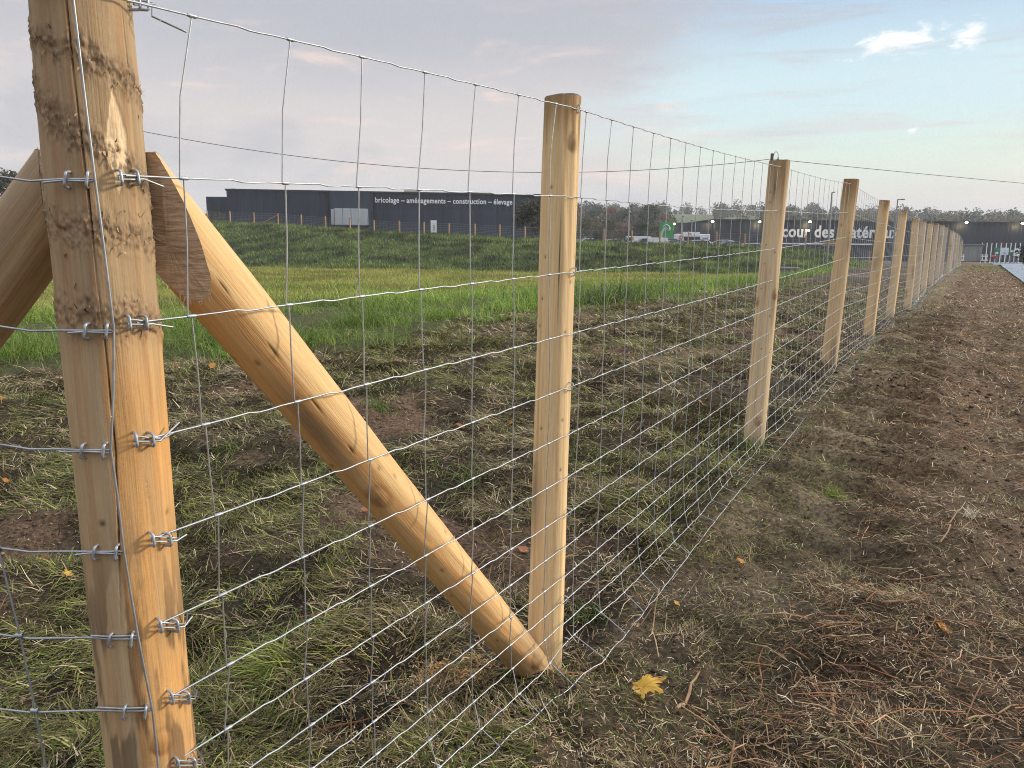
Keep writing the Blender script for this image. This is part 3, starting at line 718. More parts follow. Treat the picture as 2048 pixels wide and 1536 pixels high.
# right-hand wires: loop, two staples and a tail on the corner post
rloops = [(268, 2), (238, 352), (256, 642), (270, 876), (303, 1076), (318, 1248), (340, 1392), (352, 1524)]
for r, (u, v) in enumerate(rloops):
    a = fence_pt(r, -.62*S); tgt_ = fence_pt(r, -.1*S); du = 34 if r else 20
    P = [fence_pt(r, -.35*S), surf(u+du+22, v+(1 if r else 6), .004), surf(u+du, v, .0055), surf(u+8, v-3, .005), surf(u-2, v-1, .005), surf(u, v+7, .005), surf(u+du-6, v+7, .0055), surf(u+du+16, v+6, .007)]
    tail = fence_pt(r, -.30*S)+np.array([0, 0, -.012 if r != 3 else .012]); P.append(tail)
    if r == 0: P.append(fence_pt(0, .0)+np.array([0, 0, -.022]))
    mb = MB(); mb.tube(np.array(P)-off0, WR, 7); mb.build('tied_end', M_wire, mesh_root)
    for du2 in (1, du-2):
        q = surf(u+du2, v+3, .003); nn = q-cax(q[2]); nn[2] = 0
        mb = MB(); mb.tube(staple_np(q, (-.10, .05, 1), nn, .0095, .006)-np.array(corner.location), .0019, 7); mb.build('staple', M_staple, corner)

# ------------------------------------------------------------------ buildings far behind
class Facade:
    """vertical wall plane through two sight-line points; maps image points to (along, height)"""
    def __init__(s, u0, Y0, u1, Y1):
        a = at(u0, 450, Y0); b_ = at(u1, 450, Y1); s.o = np.array([a[0], a[1], 0]); d = np.array([b_[0]-a[0], b_[1]-a[1], 0]); s.L = np.linalg.norm(d)
        s.d = d/s.L; s.n = np.array([s.d[1], -s.d[0], 0]); s.rz = math.atan2(s.d[1], s.d[0])
    def uv(s, u, v, off=0.):
        p = plane_hit(u, v, s.o+s.n*off, s.n); q = p-s.o; return float(q@s.d), float(p[2])
def fbox(bm, fa, u0, u1, vt, vb, y0, y1, zt=None, zb=None, bevel=0., umid=None):
    """box on a facade: image extents, y0..y1 = outward offsets (negative = into the building)"""
    um = umid if umid else (u0+u1)/2
    x0, _ = fa.uv(u0, (vt+vb)/2, y1); x1, _ = fa.uv(u1, (vt+vb)/2, y1)
    z1 = fa.uv(um, vt, y1)[1] if zt is None else zt; z0 = fa.uv(um, vb, y1)[1] if zb is None else zb
    box(bm, Vector(((x0+x1)/2, -(y0+y1)/2, (z0+z1)/2)), (abs(x1-x0), abs(y1-y0), abs(z1-z0)), bevel=bevel)
    return x0, x1, z0, z1
def text_mesh(name, body, mat, parent, x0, x1, zb, zcap, y, bold=.03, depth=.02):
    cu = bpy.data.curves.new(name, 'FONT'); cu.body = body; cu.size = 1; cu.offset = bold; cu.extrude = depth; cu.resolution_u = 4; cu.space_character = 1.06
    o = bpy.data.objects.new(name, cu); COL.objects.link(o); bpy.context.view_layer.update()
    me = bpy.data.meshes.new_from_object(o.evaluated_get(bpy.context.evaluated_depsgraph_get())); COL.objects.unlink(o); bpy.data.objects.remove(o); bpy.data.curves.remove(cu)
    V = np.array([v.co[:] for v in me.vertices]); lo, hi = V.min(0), V.max(0); nv = len(V)
    E_ = np.array([e.vertices[:] for e in me.edges]); lab = np.arange(nv)
    while True:                                     # loose pieces -> letters -> words
        m_ = np.minimum(lab[E_[:, 0]], lab[E_[:, 1]]); new = lab.copy(); np.minimum.at(new, E_[:, 0], m_); np.minimum.at(new, E_[:, 1], m_)
        if (new == lab).all(): break
        lab = new
    iv = sorted((V[lab == k, 0].min(), V[lab == k, 0].max(), k) for k in np.unique(lab)); word = {}; wi = 0; right = iv[0][1]
    for l_, r_, k in iv:
        if l_-right > .17: wi += 1
        right = max(right, r_); word[k] = wi
    wv = np.array([word[k] for k in lab]); sx = (x1-x0)/(hi[0]-lo[0]); sz = (zcap-zb)/.73
    W = np.stack([x0+(V[:, 0]-lo[0])*sx, y-V[:, 2], zb+V[:, 1]*sz], 1); polys = [p.vertices[:] for p in me.polygons]
    for w_ in range(wi+1):
        ids = np.nonzero(wv == w_)[0]; mp = {int(q): i for i, q in enumerate(ids)}; m2 = bpy.data.meshes.new(name)
        m2.from_pydata(W[ids].tolist(), [], [[mp[q] for q in p] for p in polys if p[0] in mp]); m2.materials.append(mat)
        t = bpy.data.objects.new(name, m2); COL.objects.link(t); t.parent = parent
    bpy.data.meshes.remove(me)
M_grayp = simple('pale_grey_polycarbonate', (.42, .46, .48), .45, .12, 1.5, mscale=(6, 1, .2))
M_letter = simple('white_letters', (.82, .83, .84), .5, .03, 3)
M_beige = simple('beige_render', (.50, .45, .38), .8, .1, 3)
M_dark = simple('dark_opening', (.012, .014, .018), .6, .2, 2)
M_glass = simple('dark_glass', (.03, .036, .042), .12, .1, 2)
def clad(name, c, pitch):
    """trapezoidal sheet: vertical ribs"""
    mt, gr, b = newmat(name); tcn = gr.n('ShaderNodeTexCoord').outputs['Object']
    sp = gr.n('ShaderNodeSeparateXYZ'); gr.put(sp.inputs[0], tcn)
    wv = gr.math('ABSOLUTE', gr.math('SUBTRACT', gr.math('FRACT', gr.math('DIVIDE', gr.math('ADD', sp.outputs[0], sp.outputs[1]), pitch)), .5))
    f = gr.noise(gr.mapping(tcn, (1, 1, .12)), .7, 4, .6); pn = gr.noise(gr.mapping(tcn, (.35, .35, .02)), 1., 2, .5)
    col = gr.mix(gr.sstep(f, .3, .7), tuple(x*.82 for x in c), tuple(x*1.18 for x in c)); col = gr.mix(gr.sstep(pn, .45, .55, 0, .35), col, tuple(x*1.4 for x in c))
    gr.put(b.inputs['Base Color'], col); b.inputs['Roughness'].default_value = .48
    bp = gr.n('ShaderNodeBump'); bp.inputs['Strength'].default_value = .9; bp.inputs['Distance'].default_value = .04
    gr.put(bp.inputs['Height'], gr.sstep(wv, .12, .22)); gr.put(b.inputs['Normal'], bp.outputs[0]); return mt
M_clad = clad('navy_ribbed_sheet', (.021, .030, .046), .9); M_clad2 = clad('navy_flat_panels', (.026, .036, .054), 2.6)
fa = Facade(455, 112, 1100, 117.5)
store = empty('store_building', (fa.o[0], fa.o[1], 0), fa.rz, 'long low navy clad store with white lettering above the grass bank', 'building')
zg = 1.2
bm = bmesh.new(); X0, X1, z0, z1 = fbox(bm, fa, 455, 1100, 381, 470, -38, 0, zb=zg-1, umid=458); zroof = z1; bm_obj('wall', bm, M_clad, store)
bm = bmesh.new(); box(bm, Vector(((X0+X1)/2, 19-.05, zroof+.12)), (X1-X0+.3, 38.3, .24)); bm_obj('roof_trim', bm, M_navy2, store)
bm = bmesh.new(); fbox(bm, fa, 414, 455.5, 393.5, 470, -30, -6, zb=zg-1); bm_obj('side_wing', bm, M_clad, store)
bm = bmesh.new(); fbox(bm, fa, 661, 742, 382.2, 470, -2, 1.6, zb=zg-1); bm_obj('entrance_block', bm, M_clad2, store)
bm = bmesh.new(); fbox(bm, fa, 663, 741, 450, 470, 1.5, 1.66, zb=zg-1); bm_obj('doorway', bm, M_dark, store)
can = empty('canopy', (0, 0, 0)); can.parent = store
bm = bmesh.new(); xa, xb, za, zb_ = fbox(bm, fa, 669, 735, 417, 450, 1.7, 3.3, bevel=.05); bm_obj('glazed_front', bm, M_grayp, can)
bm = bmesh.new(); fbox(bm, fa, 662, 668, 418, 449, 1.7, 2.4); bm_obj('glazed_return', bm, M_grayp, can)
bm = bmesh.new()
for k in range(5): box(bm, Vector((xa+(xb-xa)*k/4, -3.32, (za+zb_)/2)), (.07, .06, zb_-za))
bm_obj('mullions', bm, M_metalgray, can)
bm = bmesh.new(); fbox(bm, fa, 745, 1092, 420, 470, .0, .10, zb=zg-1); bm_obj('lower_cladding', bm, M_clad2, store)
for u in (768, 807, 846, 885, 923, 960, 996, 1032, 1068):
    bm = bmesh.new(); fbox(bm, fa, u-.9, u+.9, 421, 470, .1, .2, zb=zg-1); bm_obj('downpipe', bm, M_navy2, store)
for u in (567, 655.5, 743.5):
    bm = bmesh.new(); fbox(bm, fa, u-1, u+1, 384, 470, .0, .16 if u < 740 else 1.7, zb=zg-1); bm_obj('corner_trim', bm, M_navy2, store)
bm = bmesh.new(); fbox(bm, fa, 808, 840, 380.5, 386, -12, -6); bm_obj('roof_housing', bm, M_beige, store)
bm = bmesh.new(); fbox(bm, fa, 463, 470, 377, 382, -6, -1); bm_obj('roof_vent', bm, M_navy2, store)
xt0, zt0 = fa.uv(750, 404.5, .3); xt1, _ = fa.uv(1025, 409, .3); zc1 = fa.uv(750, 393.5, .3)[1]
text_mesh('lettering', 'bricolage – aménagements – construction – élevage', M_letter, store, xt0, xt1, zt0, zc1, -.12, .022)

fb = Facade(1345, 130, 2048, 130)
wh = empty('warehouse', (fb.o[0], fb.o[1], 0), fb.rz, 'huge dark navy warehouse with big white lettering and lit wall lamps', 'building')
bm = bmesh.new(); fbox(bm, fb, 1424, 2330, 441.5, 530, -20, 0, zb=-1.2, umid=1500); bm_obj('wall', bm, M_clad, wh)
zr = fb.uv(1500, 441.5)[1]
bm = bmesh.new(); fbox(bm, fb, 1345, 1424, 445.5, 520, -4, -.5, zb=-1.2); bm_obj('low_wing', bm, M_clad, wh)
xw0, xw1 = fb.uv(1424, 480)[0], fb.uv(2330, 480)[0]
bm = bmesh.new(); box(bm, Vector(((xw0+xw1)/2, 9.9, zr+.1)), (xw1-xw0+.4, 20.4, .2)); bm_obj('roof_trim', bm, M_navy2, wh)
bm = bmesh.new(); fbox(bm, fb, 1545, 1745, 486.5, 489, .0, .3); bm_obj('white_plinth', bm, M_white, wh)
xt0, zt0 = fb.uv(1564, 473.5, .3); xt1, _ = fb.uv(1800, 477, .3); zc1 = fb.uv(1564, 449.5, .3)[1]
text_mesh('lettering', 'cour des matériaux', M_letter, wh, xt0, xt1, zt0, zc1, -.2, .028)
mt, gr, b = newmat('lit_lamp'); b.inputs['Emission Color'].default_value = (1, .83, .52, 1); b.inputs['Emission Strength'].default_value = 5; M_lit = mt
for u, v in ((1348, 446.5), (1425, 441.5), (1519, 442), (1620, 442), (1933, 443.5), (2045, 445)):
    x, z = fb.uv(u, v, .8); bm = bmesh.new(); box(bm, Vector((x, -.45, z+.12)), (.5, .9, .12), bevel=.03); box(bm, Vector((x-.3, -.8, z+.05)), (.12, .3, .3)); lo_ = bm_obj('wall_lamp', bm, M_navy2, wh)
    bm = bmesh.new(); bmesh.ops.create_uvsphere(bm, u_segments=12, v_segments=8, radius=.21, matrix=Matrix.Translation((x, -.85, z-.12)) @ Matrix.Diagonal((1.25, 1, .8, 1))); bm_obj('bulb', bm, M_lit, lo_)
    ld = bpy.data.lights.new('lamp_light', 'POINT'); ld.energy = 75; ld.color = (1, .78, .45); ld.shadow_soft_size = .25
    lp = bpy.data.objects.new('lamp_light', ld); COL.objects.link(lp); lp.parent = lo_; lp.location = (x, -1.15, z-.7)
# green sign with a pale plume emblem
fs = Facade(1319, 119, 1347, 119)
sg = empty('sign_panel', (fs.o[0], fs.o[1], 0), fs.rz, 'square green sign panel with a pale curling plume emblem', 'sign')
M_green = simple('sign_green', (.025, .26, .055), .5, .08, 2); M_plume = simple('pale_plume', (.50, .62, .60), .55, .06, 2)
bm = bmesh.new(); fbox(bm, fs, 1320, 1347, 444, 479, -.35, 0, bevel=.05); bm_obj('board', bm, M_green, sg)
bm = bmesh.new(); fbox(bm, fs, 1321.5, 1346, 479, 489, -.3, -.1); bm_obj('base_frame', bm, M_metalgray, sg)
pl = [(1322.6, 475.5, 1.8), (1323.6, 469, 2.0), (1325.4, 462.5, 2.3), (1328.3, 457, 2.7), (1332, 455.2, 2.2), (1334.2, 458.4, 1.5), (1336.2, 460.4, 1.5), (1338.6, 460.6, 1.7), (1340.4, 458, 1.4), (1339.6, 454, .9), (1337, 450.3, .8), (1333, 449, .7), (1329, 450, .6), (1325.5, 454, .5)]
pts = []; hw = []
for k in range(len(pl)-1):
    for f in (0, .25, .5, .75): pts.append([pl[k][i]*(1-f)+pl[k+1][i]*f for i in (0, 1)]); hw.append(pl[k][2]*(1-f)+pl[k+1][2]*f)
xy = np.array([fs.uv(u, v, .05) for u, v in pts]); px = (fs.uv(1340, 460, .05)[0]-fs.uv(1330, 460, .05)[0])/10
for _ in range(3): xy[1:-1] = (xy[:-2]+2*xy[1:-1]+xy[2:])/4
T = np.gradient(xy, axis=0); T /= np.linalg.norm(T, axis=1)[:, None]; Nn = np.stack([-T[:, 1], T[:, 0]], 1)*np.array(hw)[:, None]*px
A_, B_ = xy+Nn, xy-Nn; n_ = len(xy); mb = MB()
Vf = np.concatenate([np.stack([P_[:, 0], np.full(n_, yy), P_[:, 1]], 1) for yy in (-.06, -.01) for P_ in (A_, B_)])
i = np.arange(n_-1); mb.add(Vf, np.concatenate([np.stack([i, i+1, n_+i+1, n_+i], 1), np.stack([i, i+1, 2*n_+i+1, 2*n_+i], 1), np.stack([n_+i, n_+i+1, 3*n_+i+1, 3*n_+i], 1)]))
mb.build('emblem', M_plume, sg, False)

# ------------------------------------------------------------------ car park: trailer, signs, cars
def zat(u, v, Y): return at(u, v, Y)
ft = Facade(1352, 114, 1420, 114)
tr = empty('food_trailer', (ft.o[0], ft.o[1], 0), ft.rz, 'white sales trailer with raised sign board and dark serving hatch', 'trailer')
bm = bmesh.new(); fbox(bm, ft, 1353, 1420, 468, 491, -2.2, 0, bevel=.12); bm_obj('body', bm, M_white, tr)
bm = bmesh.new(); fbox(bm, ft, 1365, 1400, 464, 473, -.2, .12, bevel=.04); sb = bm_obj('sign_board', bm, M_white, tr)
M_blue = simple('blue_print', (.12, .17, .42), .6, .1, 3)
bm = bmesh.new()
for u0, u1, v0, v1 in ((1377.5, 1382, 466.5, 468), (1378, 1384, 469, 470), (1388, 1390, 469, 470.3)): fbox(bm, ft, u0, u1, v0, v1, .12, .15)
bm_obj('print', bm, M_blue, sb)
bm = bmesh.new(); fbox(bm, ft, 1368, 1400, 474, 481.5, -.3, .05); bm_obj('serving_hatch', bm, M_dark, tr)
bm = bmesh.new(); fbox(bm, ft, 1367, 1401, 481.5, 482.6, .0, .5); bm_obj('counter', bm, M_metalgray, tr)
bm = bmesh.new(); fbox(bm, ft, 1406, 1416, 476, 477.5, .0, .04); bm_obj('print', bm, M_blue, tr)
for u in (1375, 1395):
    bm = bmesh.new(); x, z = ft.uv(u, 491, 0); bmesh.ops.create_cone(bm, cap_ends=True, segments=16, radius1=.33, radius2=.33, depth=.2, matrix=Matrix.Translation((x, .1, z-.1)) @ Matrix.Rotation(math.pi/2, 4, 'X')); bm_obj('wheel', bm, M_dark, tr)
fr_ = Facade(1355, 106, 1370, 106)
rs = empty('road_sign', (fr_.o[0], fr_.o[1], 0), fr_.rz, 'round red no entry sign in front of the white trailer', 'sign')
M_red = simple('sign_red', (.45, .03, .035), .45, .05, 3); x, z = fr_.uv(1361.3, 475.5)
bm = bmesh.new(); bmesh.ops.create_cone(bm, cap_ends=True, segments=28, radius1=.29, radius2=.29, depth=.03, matrix=Matrix.Translation((x, 0, z)) @ Matrix.Rotation(math.pi/2, 4, 'X')); ds = bm_obj('disc', bm, M_red, rs)
bm = bmesh.new(); box(bm, Vector((x, -.022, z)), (.36, .012, .08), bevel=.004); bm_obj('white_bar', bm, M_white, ds)
bm = bmesh.new(); bmesh.ops.create_cone(bm, cap_ends=True, segments=8, radius1=.03, radius2=.03, depth=2.2, matrix=Matrix.Translation((x, .05, z-.8))); bm_obj('pole', bm, M_metalgray, rs)
def carmat(n, c):
    mt, gr, b = newmat(n); b.inputs['Base Color'].default_value = (*c, 1); b.inputs['Roughness'].default_value = .28; b.inputs['Coat Weight'].default_value = .6
    col, _ = vary(gr, c, .06, 2); gr.put(b.inputs['Base Color'], col); return mt
PAINT = {n: carmat(n+'_car_paint', c) for n, c in dict(white=(.72, .73, .74), silver=(.36, .38, .40), blue=(.28, .33, .40), dark=(.03, .035, .045)).items()}
M_rub = simple('tyre_rubber', (.02, .02, .02), .8, .1, 9)
PROF = {'hatch': ([(-2.0, .35), (-2.05, .75), (-1.9, 1.0), (-1.15, 1.08), (-.45, 1.48), (.9, 1.52), (1.65, 1.40), (1.95, .95), (2.0, .45), (1.9, .3), (-1.9, .3)], [(-1.05, 1.07), (-.42, 1.42), (.88, 1.45), (1.55, 1.33), (1.62, 1.02), (-.9, 1.0)]),
        'van': ([(-2.4, .4), (-2.45, .95), (-2.2, 1.15), (-1.6, 1.3), (-1.05, 1.95), (-.7, 2.02), (2.3, 2.02), (2.42, 1.6), (2.42, .45), (2.3, .35), (-2.3, .35)], [(-1.55, 1.32), (-1.05, 1.88), (-.3, 1.9), (-.3, 1.25)])}
def make_car(u, v, Y, kind, paint, yaw, label):
    p = at(u, v, Y); prof, win = PROF[kind]; zt = max(z for _, z in prof)
    root = empty('parked_car', (p[0], p[1], p[2]-zt), yaw, label, 'car', 'cars in the car park beyond the bank')
    bm = bmesh.new(); hw_ = .86
    fs_ = []
    for y in (-hw_, hw_): fs_.append([bm.verts.new((x, y*(1 if z < 1.05 else .84), z)) for x, z in prof])
    n = len(prof); bm.faces.new(fs_[0]); bm.faces.new(fs_[1][::-1])
    for i in range(n): bm.faces.new((fs_[0][i], fs_[0][(i+1) % n], fs_[1][(i+1) % n], fs_[1][i]))
    bmesh.ops.bevel(bm, geom=bm.edges[:], offset=.06, segments=2, affect='EDGES'); bm_obj('body', bm, PAINT[paint], root)
    for sgn in (-1, 1):
        bm = bmesh.new(); vs_ = [bm.verts.new((x, sgn*(hw_*(1 if z < 1.05 else .85)+.012), z)) for x, z in win]; f = bm.faces.new(vs_)
        r = bmesh.ops.extrude_face_region(bm, geom=[f]); bmesh.ops.translate(bm, vec=(0, -sgn*.05, 0), verts=[e for e in r['geom'] if isinstance(e, bmesh.types.BMVert)]); bm_obj('side_window', bm, M_glass, root)
    a_, b2 = (prof[3], prof[4])
    bm = bmesh.new(); q = [(a_[0]-.02, -.68, a_[1]+.06), (a_[0]-.02, .68, a_[1]+.06), (b2[0]-.04, .62, b2[1]-.02), (b2[0]-.04, -.62, b2[1]-.02)]
    f = bm.faces.new([bm.verts.new(x) for x in q]); r = bmesh.ops.extrude_face_region(bm, geom=[f]); bmesh.ops.translate(bm, vec=(.06, 0, -.06), verts=[e for e in r['geom'] if isinstance(e, bmesh.types.BMVert)]); bm_obj('windscreen', bm, M_glass, root)
    for x in (-1.3, 1.3):
        for y in (-.8, .8):
            bm = bmesh.new(); bmesh.ops.create_cone(bm, cap_ends=True, segments=16, radius1=.32, radius2=.32, depth=.2, matrix=Matrix.Translation((x, y, .32)) @ Matrix.Rotation(math.pi/2, 4, 'X')); bm_obj('wheel', bm, M_rub, root)
    return root
for a in ((1172, 477, 118, 'hatch', 'white', .3, 'white car nearest the right edge of the tall front post'), (1190, 476, 120, 'hatch', 'silver', .2, 'silver car left of the dark shrub on the bank top'), (1222, 478, 124, 'hatch', 'white', 0, 'white car half hidden behind the dark shrub'),
          (1268, 472.5, 112, 'van', 'white', .15, 'white van parked below the leaning pole'), (1298, 475, 104, 'van', 'white', .05, 'long white van left of the green sign'), (1331, 476, 108, 'hatch', 'silver', -.1, 'silver car under the green sign'),
          (1344, 479.5, 106, 'hatch', 'blue', .1, 'pale blue car between green sign and trailer'), (1362, 483, 98, 'hatch', 'silver', 0, 'silver car below the no entry sign'), (1391, 479.5, 100, 'hatch', 'white', .1, 'white car in front of the serving hatch'),
          (1440, 479.5, 103, 'hatch', 'white', -.15, 'white hatchback right of the trailer'), (1454, 482.5, 101, 'hatch', 'blue', .1, 'blue grey car right of the white hatchback'), (1496, 486, 104, 'hatch', 'white', 0, 'white car between two far posts beside the front spiked post')):
    make_car(*a)

# ------------------------------------------------------------------ far row of posts and netting on the bank top
bank_us = [418, 463, 511, 558.5, 606, 654, 702, 750, 800, 849.5, 899, 950, 1000, 1050, 1101, 1149, 1206, 1262, 1318, 1374, 1430, 1487, 1545, 1607, 1668, 1735]
mbn = MB(); prevp = None; far_pts = []
for k, u in enumerate(bank_us):
    x_ = np.interp(u, [q[0] for q in CR_PX], CX); y_ = np.interp(u, [q[0] for q in CR_PX], CY)-.4; z_ = float(gz(x_, y_)); far_pts.append(np.array([x_, y_, z_]))
fps = np.array(far_pts)
for k, p in enumerate(far_pts):
    if k in (14, 15, 22): continue
    ft_ = wood_feat(200+k, (.52, .33, .17), 1, None, .1, None, 1, 0, 0)
    ref_ = {0: 'left end of the navy store', 5: 'the middle of the navy store', 9: 'the white notice board', 17: 'the white vans', 18: 'the green sign'}
    nm = f'small orange post on the grass bank top, {k+1}{"st" if k % 10 == 0 and k != 10 else "nd" if k % 10 == 1 and k != 11 else "rd" if k % 10 == 2 and k != 12 else "th"} counting from the left end'
    if k > 16: nm = {17: 'small orange post in front of the white vans', 18: 'small orange post beside the left edge of the green sign', 19: 'thin dark post in front of the white trailer', 20: 'small orange post right of the white trailer', 21: 'small orange post beside the reddish shrub', 23: 'small post below the word cour', 24: 'small post below the word des', 25: 'last small post on the bank top, below the end of the lettering'}[k]
    make_post('fence_post', p+(0, 0, 1.5+.08*math.sin(k*1.7)), p, .085 if k != 19 else .06, 200+k, ft_, 12, 14, nm, 'posts along the grass bank top', True, .3)
fn = empty('wire_netting', tuple(fps[0]), label='fine dark netting on the small posts along the grass bank top', cat='wire fence')
for r in range(9):
    mb = MB(); z_ = [.05, .15, .27, .40, .54, .70, .88, 1.10, 1.36][r]; mb.tube(fps+np.array([0, -.09, z_])-fps[0], .008, 3); mb.build('line_wire', M_metalgray, fn)
mb = MB()
for k in range(len(fps)-1):
    for f in np.arange(0, 1, .055): q = fps[k]+(fps[k+1]-fps[k])*f+np.array([0, -.09, 0])-fps[0]; q2 = q+np.array([0, 0, 1.36]); mb.tube(np.array([q, q2]), .006, 3)
tag(mb.build('stay_wires', M_metalgray, fn), kind='stuff')
p = far_pts[3]; q0 = p+np.array([-.05, -.1, 1.15]); q1 = far_pts[2]+np.array([.9, -.2, .1])
V, Q, c, ga, gz_, Ln = log_np(q1-q1, q0-q1, .06, .06, 10, 10, 301, wood_feat(301, (.40, .28, .18), 0, None, 0, None, 0, 0, 0))
o = empty('brace_post', tuple(q1), label='thin diagonal brace propping a post on the bank top before the navy store', cat='brace'); mesh_np('shaft', V, [Q], c, M_wood, o, True, dict(ga=ga, gz=gz_))
# notice board on the bank
fo = Facade(860, 92, 875, 92); nb_ = empty('notice_board', (fo.o[0], fo.o[1], 0), fo.rz, 'small upright white notice board with faded print on the bank top', 'sign')
bm = bmesh.new(); fbox(bm, fo, 861.3, 873.3, 440.5, 465, -.05, 0, bevel=.01); bdd = bm_obj('board', bm, M_white, nb_)
M_print = simple('faded_print', (.28, .30, .24), .7, .5, 9)
bm = bmesh.new()
for u0, u1, v0, v1 in ((867, 869, 449, 453), (866, 868, 453.5, 457), (868.4, 870, 452, 455), (866.4, 867.4, 458, 461.5), (868.6, 869.6, 456.5, 461)): fbox(bm, fo, u0, u1, v0, v1, 0, .008)
bm_obj('print', bm, M_print, bdd)
for u in (863, 872): bm = bmesh.new(); fbox(bm, fo, u-.5, u+.5, 464, 476, -.12, -.06); bm_obj('leg', bm, M_metalgray, nb_)

# ------------------------------------------------------------------ boards, poles and hut at the end of the road
fh = Facade(1930, 104, 1966, 104); hut = empty('concrete_shelter', (fh.o[0], fh.o[1], 0), fh.rz, 'square grey windowless hut at the end of the wire fence', 'hut')
M_conc = simple('grey_hut_panels', (.21, .22, .215), .75, .12, 1.5, mscale=(5, 1, .3))
bm = bmesh.new(); xa, xb, za, zb_ = fbox(bm, fh, 1930.5, 1964, 490.5, 523, -3, 0, bevel=.04); bm_obj('wall', bm, M_conc, hut)
bm = bmesh.new(); box(bm, Vector(((xa+xb)/2, 1.5, zb_+.08)), (xb-xa+.3, 3.3, .16)); bm_obj('roof', bm, M_metalgray, hut)
bm = bmesh.new(); fbox(bm, fh, 1956, 1961, 494, 522, .0, .05); bm_obj('door', bm, M_metalgray, hut)
fp_ = Facade(1960, 108, 2048, 108)
for k, u in enumerate((1965, 1974.5, 1984, 1993.5, 2003, 2013, 2022.5, 2031.5, 2041)):
    x, z = fp_.uv(u, 486.5+k*.03); gp = fp_.o+fp_.d*x; zb_ = float(gbase(gp[0], gp[1]))
    root = empty('white_pole', (gp[0], gp[1], zb_), label='slim white pole in the row behind the notice boards', cat='pole', group='row of slim white poles')
    bm = bmesh.new(); bmesh.ops.create_cone(bm, cap_ends=True, segments=8, radius1=.055, radius2=.05, depth=z-zb_, matrix=Matrix.Translation((0, 0, (z-zb_)/2))); bm_obj('shaft', bm, M_white, root)
    bm = bmesh.new(); bmesh.ops.create_uvsphere(bm, u_segments=8, v_segments=6, radius=.065, matrix=Matrix.Translation((0, 0, z-zb_))); bm_obj('cap', bm, M_white, root)
M_dkgreen = simple('banner_green', (.03, .16, .09), .6, .1, 2); M_paleb = simple('board_pale_blue', (.55, .60, .66), .55, .06, 2)
def board(us, vs_, Y, mat, label, trim=None):
    f_ = Facade(us[0], Y, us[1], Y); r = empty('notice_board', (f_.o[0], f_.o[1], 0), f_.rz, label, 'sign')
    bm = bmesh.new(); xa, xb, za, zb_ = fbox(bm, f_, us[0], us[1], vs_[0], vs_[1], -.1, 0, bevel=.03); bd = bm_obj('board', bm, mat, r)
    if trim:
        bm = bmesh.new()
        for (u0, u1, v0, v1) in trim[1]: fbox(bm, f_, u0, u1, v0, v1, 0, .03)
        bm_obj('print', bm, trim[0], bd)
    gp = f_.o+f_.d*(xa+xb)/2; zg_ = float(gbase(gp[0], gp[1]))
    for xx in (xa+.2, xb-.2): bm = bmesh.new(); box(bm, Vector((xx, .12, (zg_+za)/2)), (.09, .09, za-zg_)); bm_obj('leg', bm, M_metalgray, r)
board((1988.5, 1999.8), (496, 508.5), 102, M_dkgreen, 'green board with a white patch, left of the pale blue board', (M_white, [(1991, 1996.5, 504, 507.5)]))
board((2001.5, 2017.5), (495.5, 510), 101, M_paleb, 'large pale blue board between two green ones by the road', (M_dark, [(2009, 2011, 505, 507)]))
board((2019.5, 2027.3), (499, 511), 103, M_dkgreen, 'narrow green board with a white band beside the hedge', (M_white, [(2020, 2027, 501, 503.5)]))
board((2028.5, 2041, ), (497, 512), 100, M_white, 'white board half hidden by the dark hedge at the right edge', (M_print, [(2031, 2039, 500, 501), (2031, 2037, 503, 504)]))
f_ = Facade(1984, 99, 1994, 99); rd = empty('barrel', (f_.o[0], f_.o[1], 0), f_.rz, 'low red barrier block standing below the green board', 'barrier')
bm = bmesh.new(); fbox(bm, f_, 1986, 1994, 511, 516, -.6, 0, bevel=.12); bm_obj('block', bm, M_red, rd)
bm = bmesh.new(); fbox(bm, f_, 1985.5, 1994.5, 515.5, 517, -.7, .05, bevel=.05); bm_obj('foot', bm, M_dark, rd); rd.name = 'barrier_block'
for us, lab in (((1919, 1929), 'short white rail left of the grey hut'), ((1963, 1976), 'short white rail right of the grey hut')):
    f_ = Facade(us[0], 103.5, us[1], 103.5); r = empty('guard_rail', (f_.o[0], f_.o[1], 0), f_.rz, lab, 'rail', 'white rails beside the grey hut')
    for v in (509.5, 512.5): bm = bmesh.new(); fbox(bm, f_, us[0], us[1], v, v+1.2, -.08, 0, bevel=.02); bm_obj('rail', bm, M_white, r)
    for u in (us[0]+2, us[1]-2): bm = bmesh.new(); fbox(bm, f_, u-.6, u+.6, 509, 521, -.1, -.02); bm_obj('upright', bm, M_white, r)
    bm = bmesh.new(); fbox(bm, f_, us[0], us[1], 519.5, 521.5, -.2, .1, bevel=.03); bm_obj('base', bm, M_white, r)
p = at(1579, 527, 33); cbk = empty('concrete_block', (p[0], p[1], float(gz(p[0], p[1]))), .1, 'squat grey concrete inlet half sunk in the bank behind the second post', 'concrete block')
bm = bmesh.new(); box(bm, Vector((0, 0, .08)), (.62, .5, .5), bevel=.03); bm_obj('body', bm, simple('old_concrete', (.20, .19, .175), .9, .25, 6, bump=.3), cbk)
bm = bmesh.new(); box(bm, Vector((0, 0, .36)), (.70, .58, .07), bevel=.015); bm_obj('lid', bm, simple('concrete_lid', (.27, .26, .24), .9, .2, 6, bump=.3), cbk)
p = at(1660, 487, 95); tp_ = empty('timber_pile', (p[0], p[1], p[2]-.35), .0, 'ochre timber stacked before the warehouse wall beside the third post', 'timber')
M_och = simple('ochre_boards', (.36, .20, .07), .8, .2, 4, mscale=(1, 1, 8))
